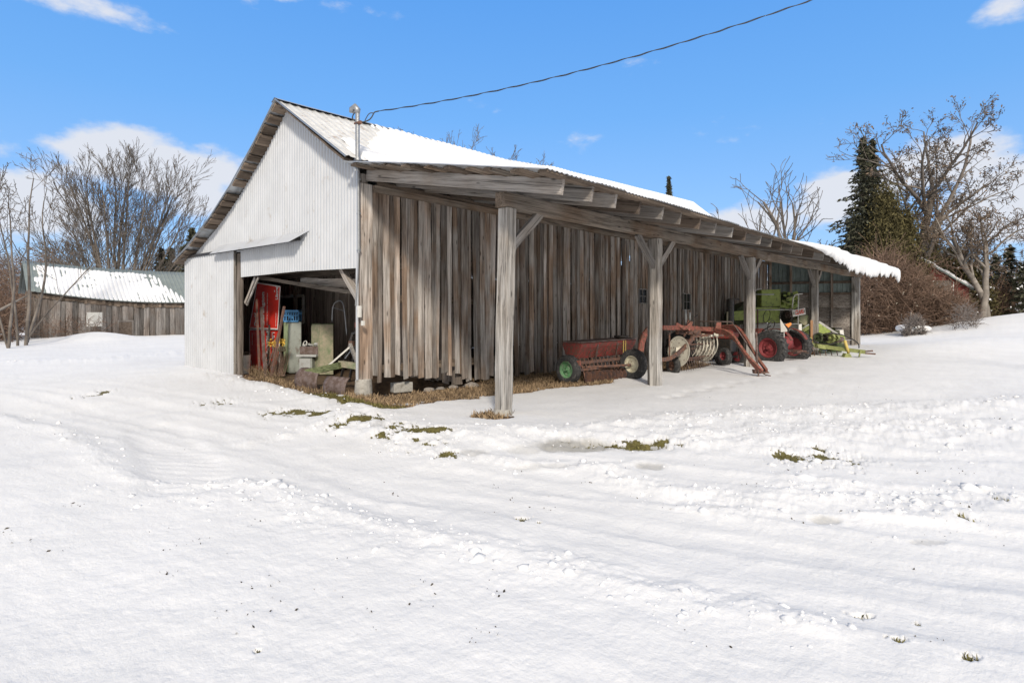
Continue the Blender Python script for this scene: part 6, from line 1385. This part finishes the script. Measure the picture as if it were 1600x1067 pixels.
# ------------------------------------------------------------------ grass, straw, dirt flecks, snow clods
def tufts(name, label, spots, mat, Lr, wr, seed):
    g = np.random.default_rng(seed); P = np.array(spots); n = len(P); P = np.column_stack([P, hzs(P)-.01]); an = g.random(n)*6.283; tl = g.normal(size=n)*.6; L = g.uniform(*Lr, n); w = g.uniform(*wr, n)
    dx = np.cos(an); dy = np.sin(an); sx = -dy*w[:, ]; sy = dx*w; hx = np.sin(tl)*L*dx; hy = np.sin(tl)*L*dy; hz_ = np.cos(tl)*L
    V = np.stack([P+np.stack([-sx, -sy, 0*sx], 1), P+np.stack([sx, sy, 0*sx], 1), P+np.stack([hx*.45+sx*.6, hy*.45+sy*.6, hz_*.65], 1), P+np.stack([hx, hy, hz_*.9], 1)], 1).reshape(-1, 3)
    tag(np_mesh(name, V, np.arange(4*n).reshape(-1, 4), mat, None, g.random(n)), label, 'grass', None, 'stuff')
g = np.random.default_rng(4)
c = np.column_stack([g.uniform(-.3, 2.7, 60000), g.uniform(-1.2, 7.5, 60000)]); c2 = np.column_stack([g.uniform(-4.6, .2, 9000), g.uniform(-1.0, .9, 9000)]); c3_ = np.column_stack([g.uniform(.1, 2.6, 9000), g.uniform(8.2, 11.6, 9000)]); c4_ = np.column_stack([g.uniform(3.1, 3.7, 900), g.uniform(-.15, .5, 900)])
c = np.concatenate([c, c2, c3_, c4_]); f = fields(c[:, 0], c[:, 1]); keep = (f[1] > .45) & ~((c[:, 0] < .5) & (c[:, 1] > .2) & (c[:, 1] < 3.2)) & (g.random(len(c)) < .55) & (vnoise(c[:, 0]*3, c[:, 1]*3, 5)+.35*g.random(len(c)) > .42); far_ = keep & (f[3] < .6); tufts('dry_grass', 'matted straw and dead grass along the foot of the board wall', c[keep & ~far_], M['drygrass'], (.03, .13), (.004, .010), 1)
tufts('olive_grass', 'olive grass at the edge of the bare strip by the pier', c[far_], M['moss'], (.03, .09), (.004, .009), 2)
sp = []
for (u, v, a_, b_, s_) in GRASS:
    q = GP(u, v); W_ = (GP(u+a_, v)-q).length; dd = abs((GP(u, v-b_)-GP(u, v+b_)).length)/2; m = int(520*s_*max(.15, W_))
    for _ in range(m): r_, e_ = g.normal()*.6*W_, g.normal()*.6*dd; sp.append((q.x+RT.x*r_+FW.x*e_, q.y+RT.y*r_+FW.y*e_))
sp = np.array(sp); f = fields(sp[:, 0], sp[:, 1]); sp = sp[(f[1] > .30)]; tufts('melted_out_grass', 'short olive grass in the melted patches of the yard', sp, M['moss'], (.015, .05), (.004, .009), 3)
# flecks
n = 300; inv = g.uniform(1/22, 1/2.6, n); d = 1/inv; r_ = g.uniform(-1, 1, n)*d*.92; x = CAM.x+RT.x*r_+FW.x*d; y = CAM.y+RT.y*r_+FW.y*d
k = (fbm(x*.6, y*.6, 3, 77)+.5*g.random(n) > .28) & ~((x < 3) & (y > -.5)); P = np.column_stack([x[k], y[k]]); rep_ = []
for q in P:
    for _ in range(g.integers(1, 6)): rep_.append(q+g.normal(size=2)*.05)
P = np.array(rep_); C = np.column_stack([P, hzs(P)+.004]); o = leaf_mesh('leaf_litter', C, .005+.013*g.random(len(C))**3, M['debris']); tag(o, 'small dark bits of leaf and bark scattered on the snow', 'leaf litter', kind='stuff')
# snow clods thrown up by the plough
V = []; Q = []; ico = [(0, 0, 1), (.89, 0, .45), (.28, .85, .45), (-.72, .53, .45), (-.72, -.53, .45), (.28, -.85, .45), (.72, .53, -.45), (-.28, .85, -.45), (-.89, 0, -.45), (-.28, -.85, -.45), (.72, -.53, -.45), (0, 0, -1)]
fc = [(0,1,2),(0,2,3),(0,3,4),(0,4,5),(0,5,1),(1,6,2),(2,7,3),(3,8,4),(4,9,5),(5,10,1),(2,6,7),(3,7,8),(4,8,9),(5,9,10),(1,10,6),(11,7,6),(11,8,7),(11,9,8),(11,10,9),(11,6,10)]
ico = np.array(ico); pts = []
for (Pw, a_, w_, ro), wt in zip(BW, (480, 150, 260, 80, 200, 40, 120, 60)):
    for _ in range(wt):
        i = g.integers(0, len(Pw)-1); t = g.random(); q = Pw[i]*(1-t)+Pw[i+1]*t; q = q+g.normal(size=2)*w_*.75; pts.append((*q, .008+.035*g.random()**4.0))
pts += [(*(GP(u+g.normal()*25, v+g.normal()*9).xy), .012+.055*g.random()**3) for (u, v) in [(1420, 800), (1500, 775), (1390, 790), (730, 880), (425, 765), (1240, 740), (1180, 690), (1480, 720)] for _ in range(9)]
pts = np.array(pts); zz = hzs(pts[:, :2])
for (x, y, r_), z in zip(pts, zz): V.append(ico*r_*g.uniform(.6, 1.3, 3)*np.array([1, 1, .7])*(1+.18*g.normal(size=(12, 1)))+np.array([x, y, z-r_*.05]))
nI = len(V); V = np.concatenate(V); Q = (np.array(fc)[None]+(np.arange(nI)*12)[:, None, None]).reshape(-1, 3)
tag(np_mesh('snow_clods', V, Q, M['snow'], smooth=True), 'lumps of snow thrown up along the ploughed ridges', 'snow', kind='stuff')
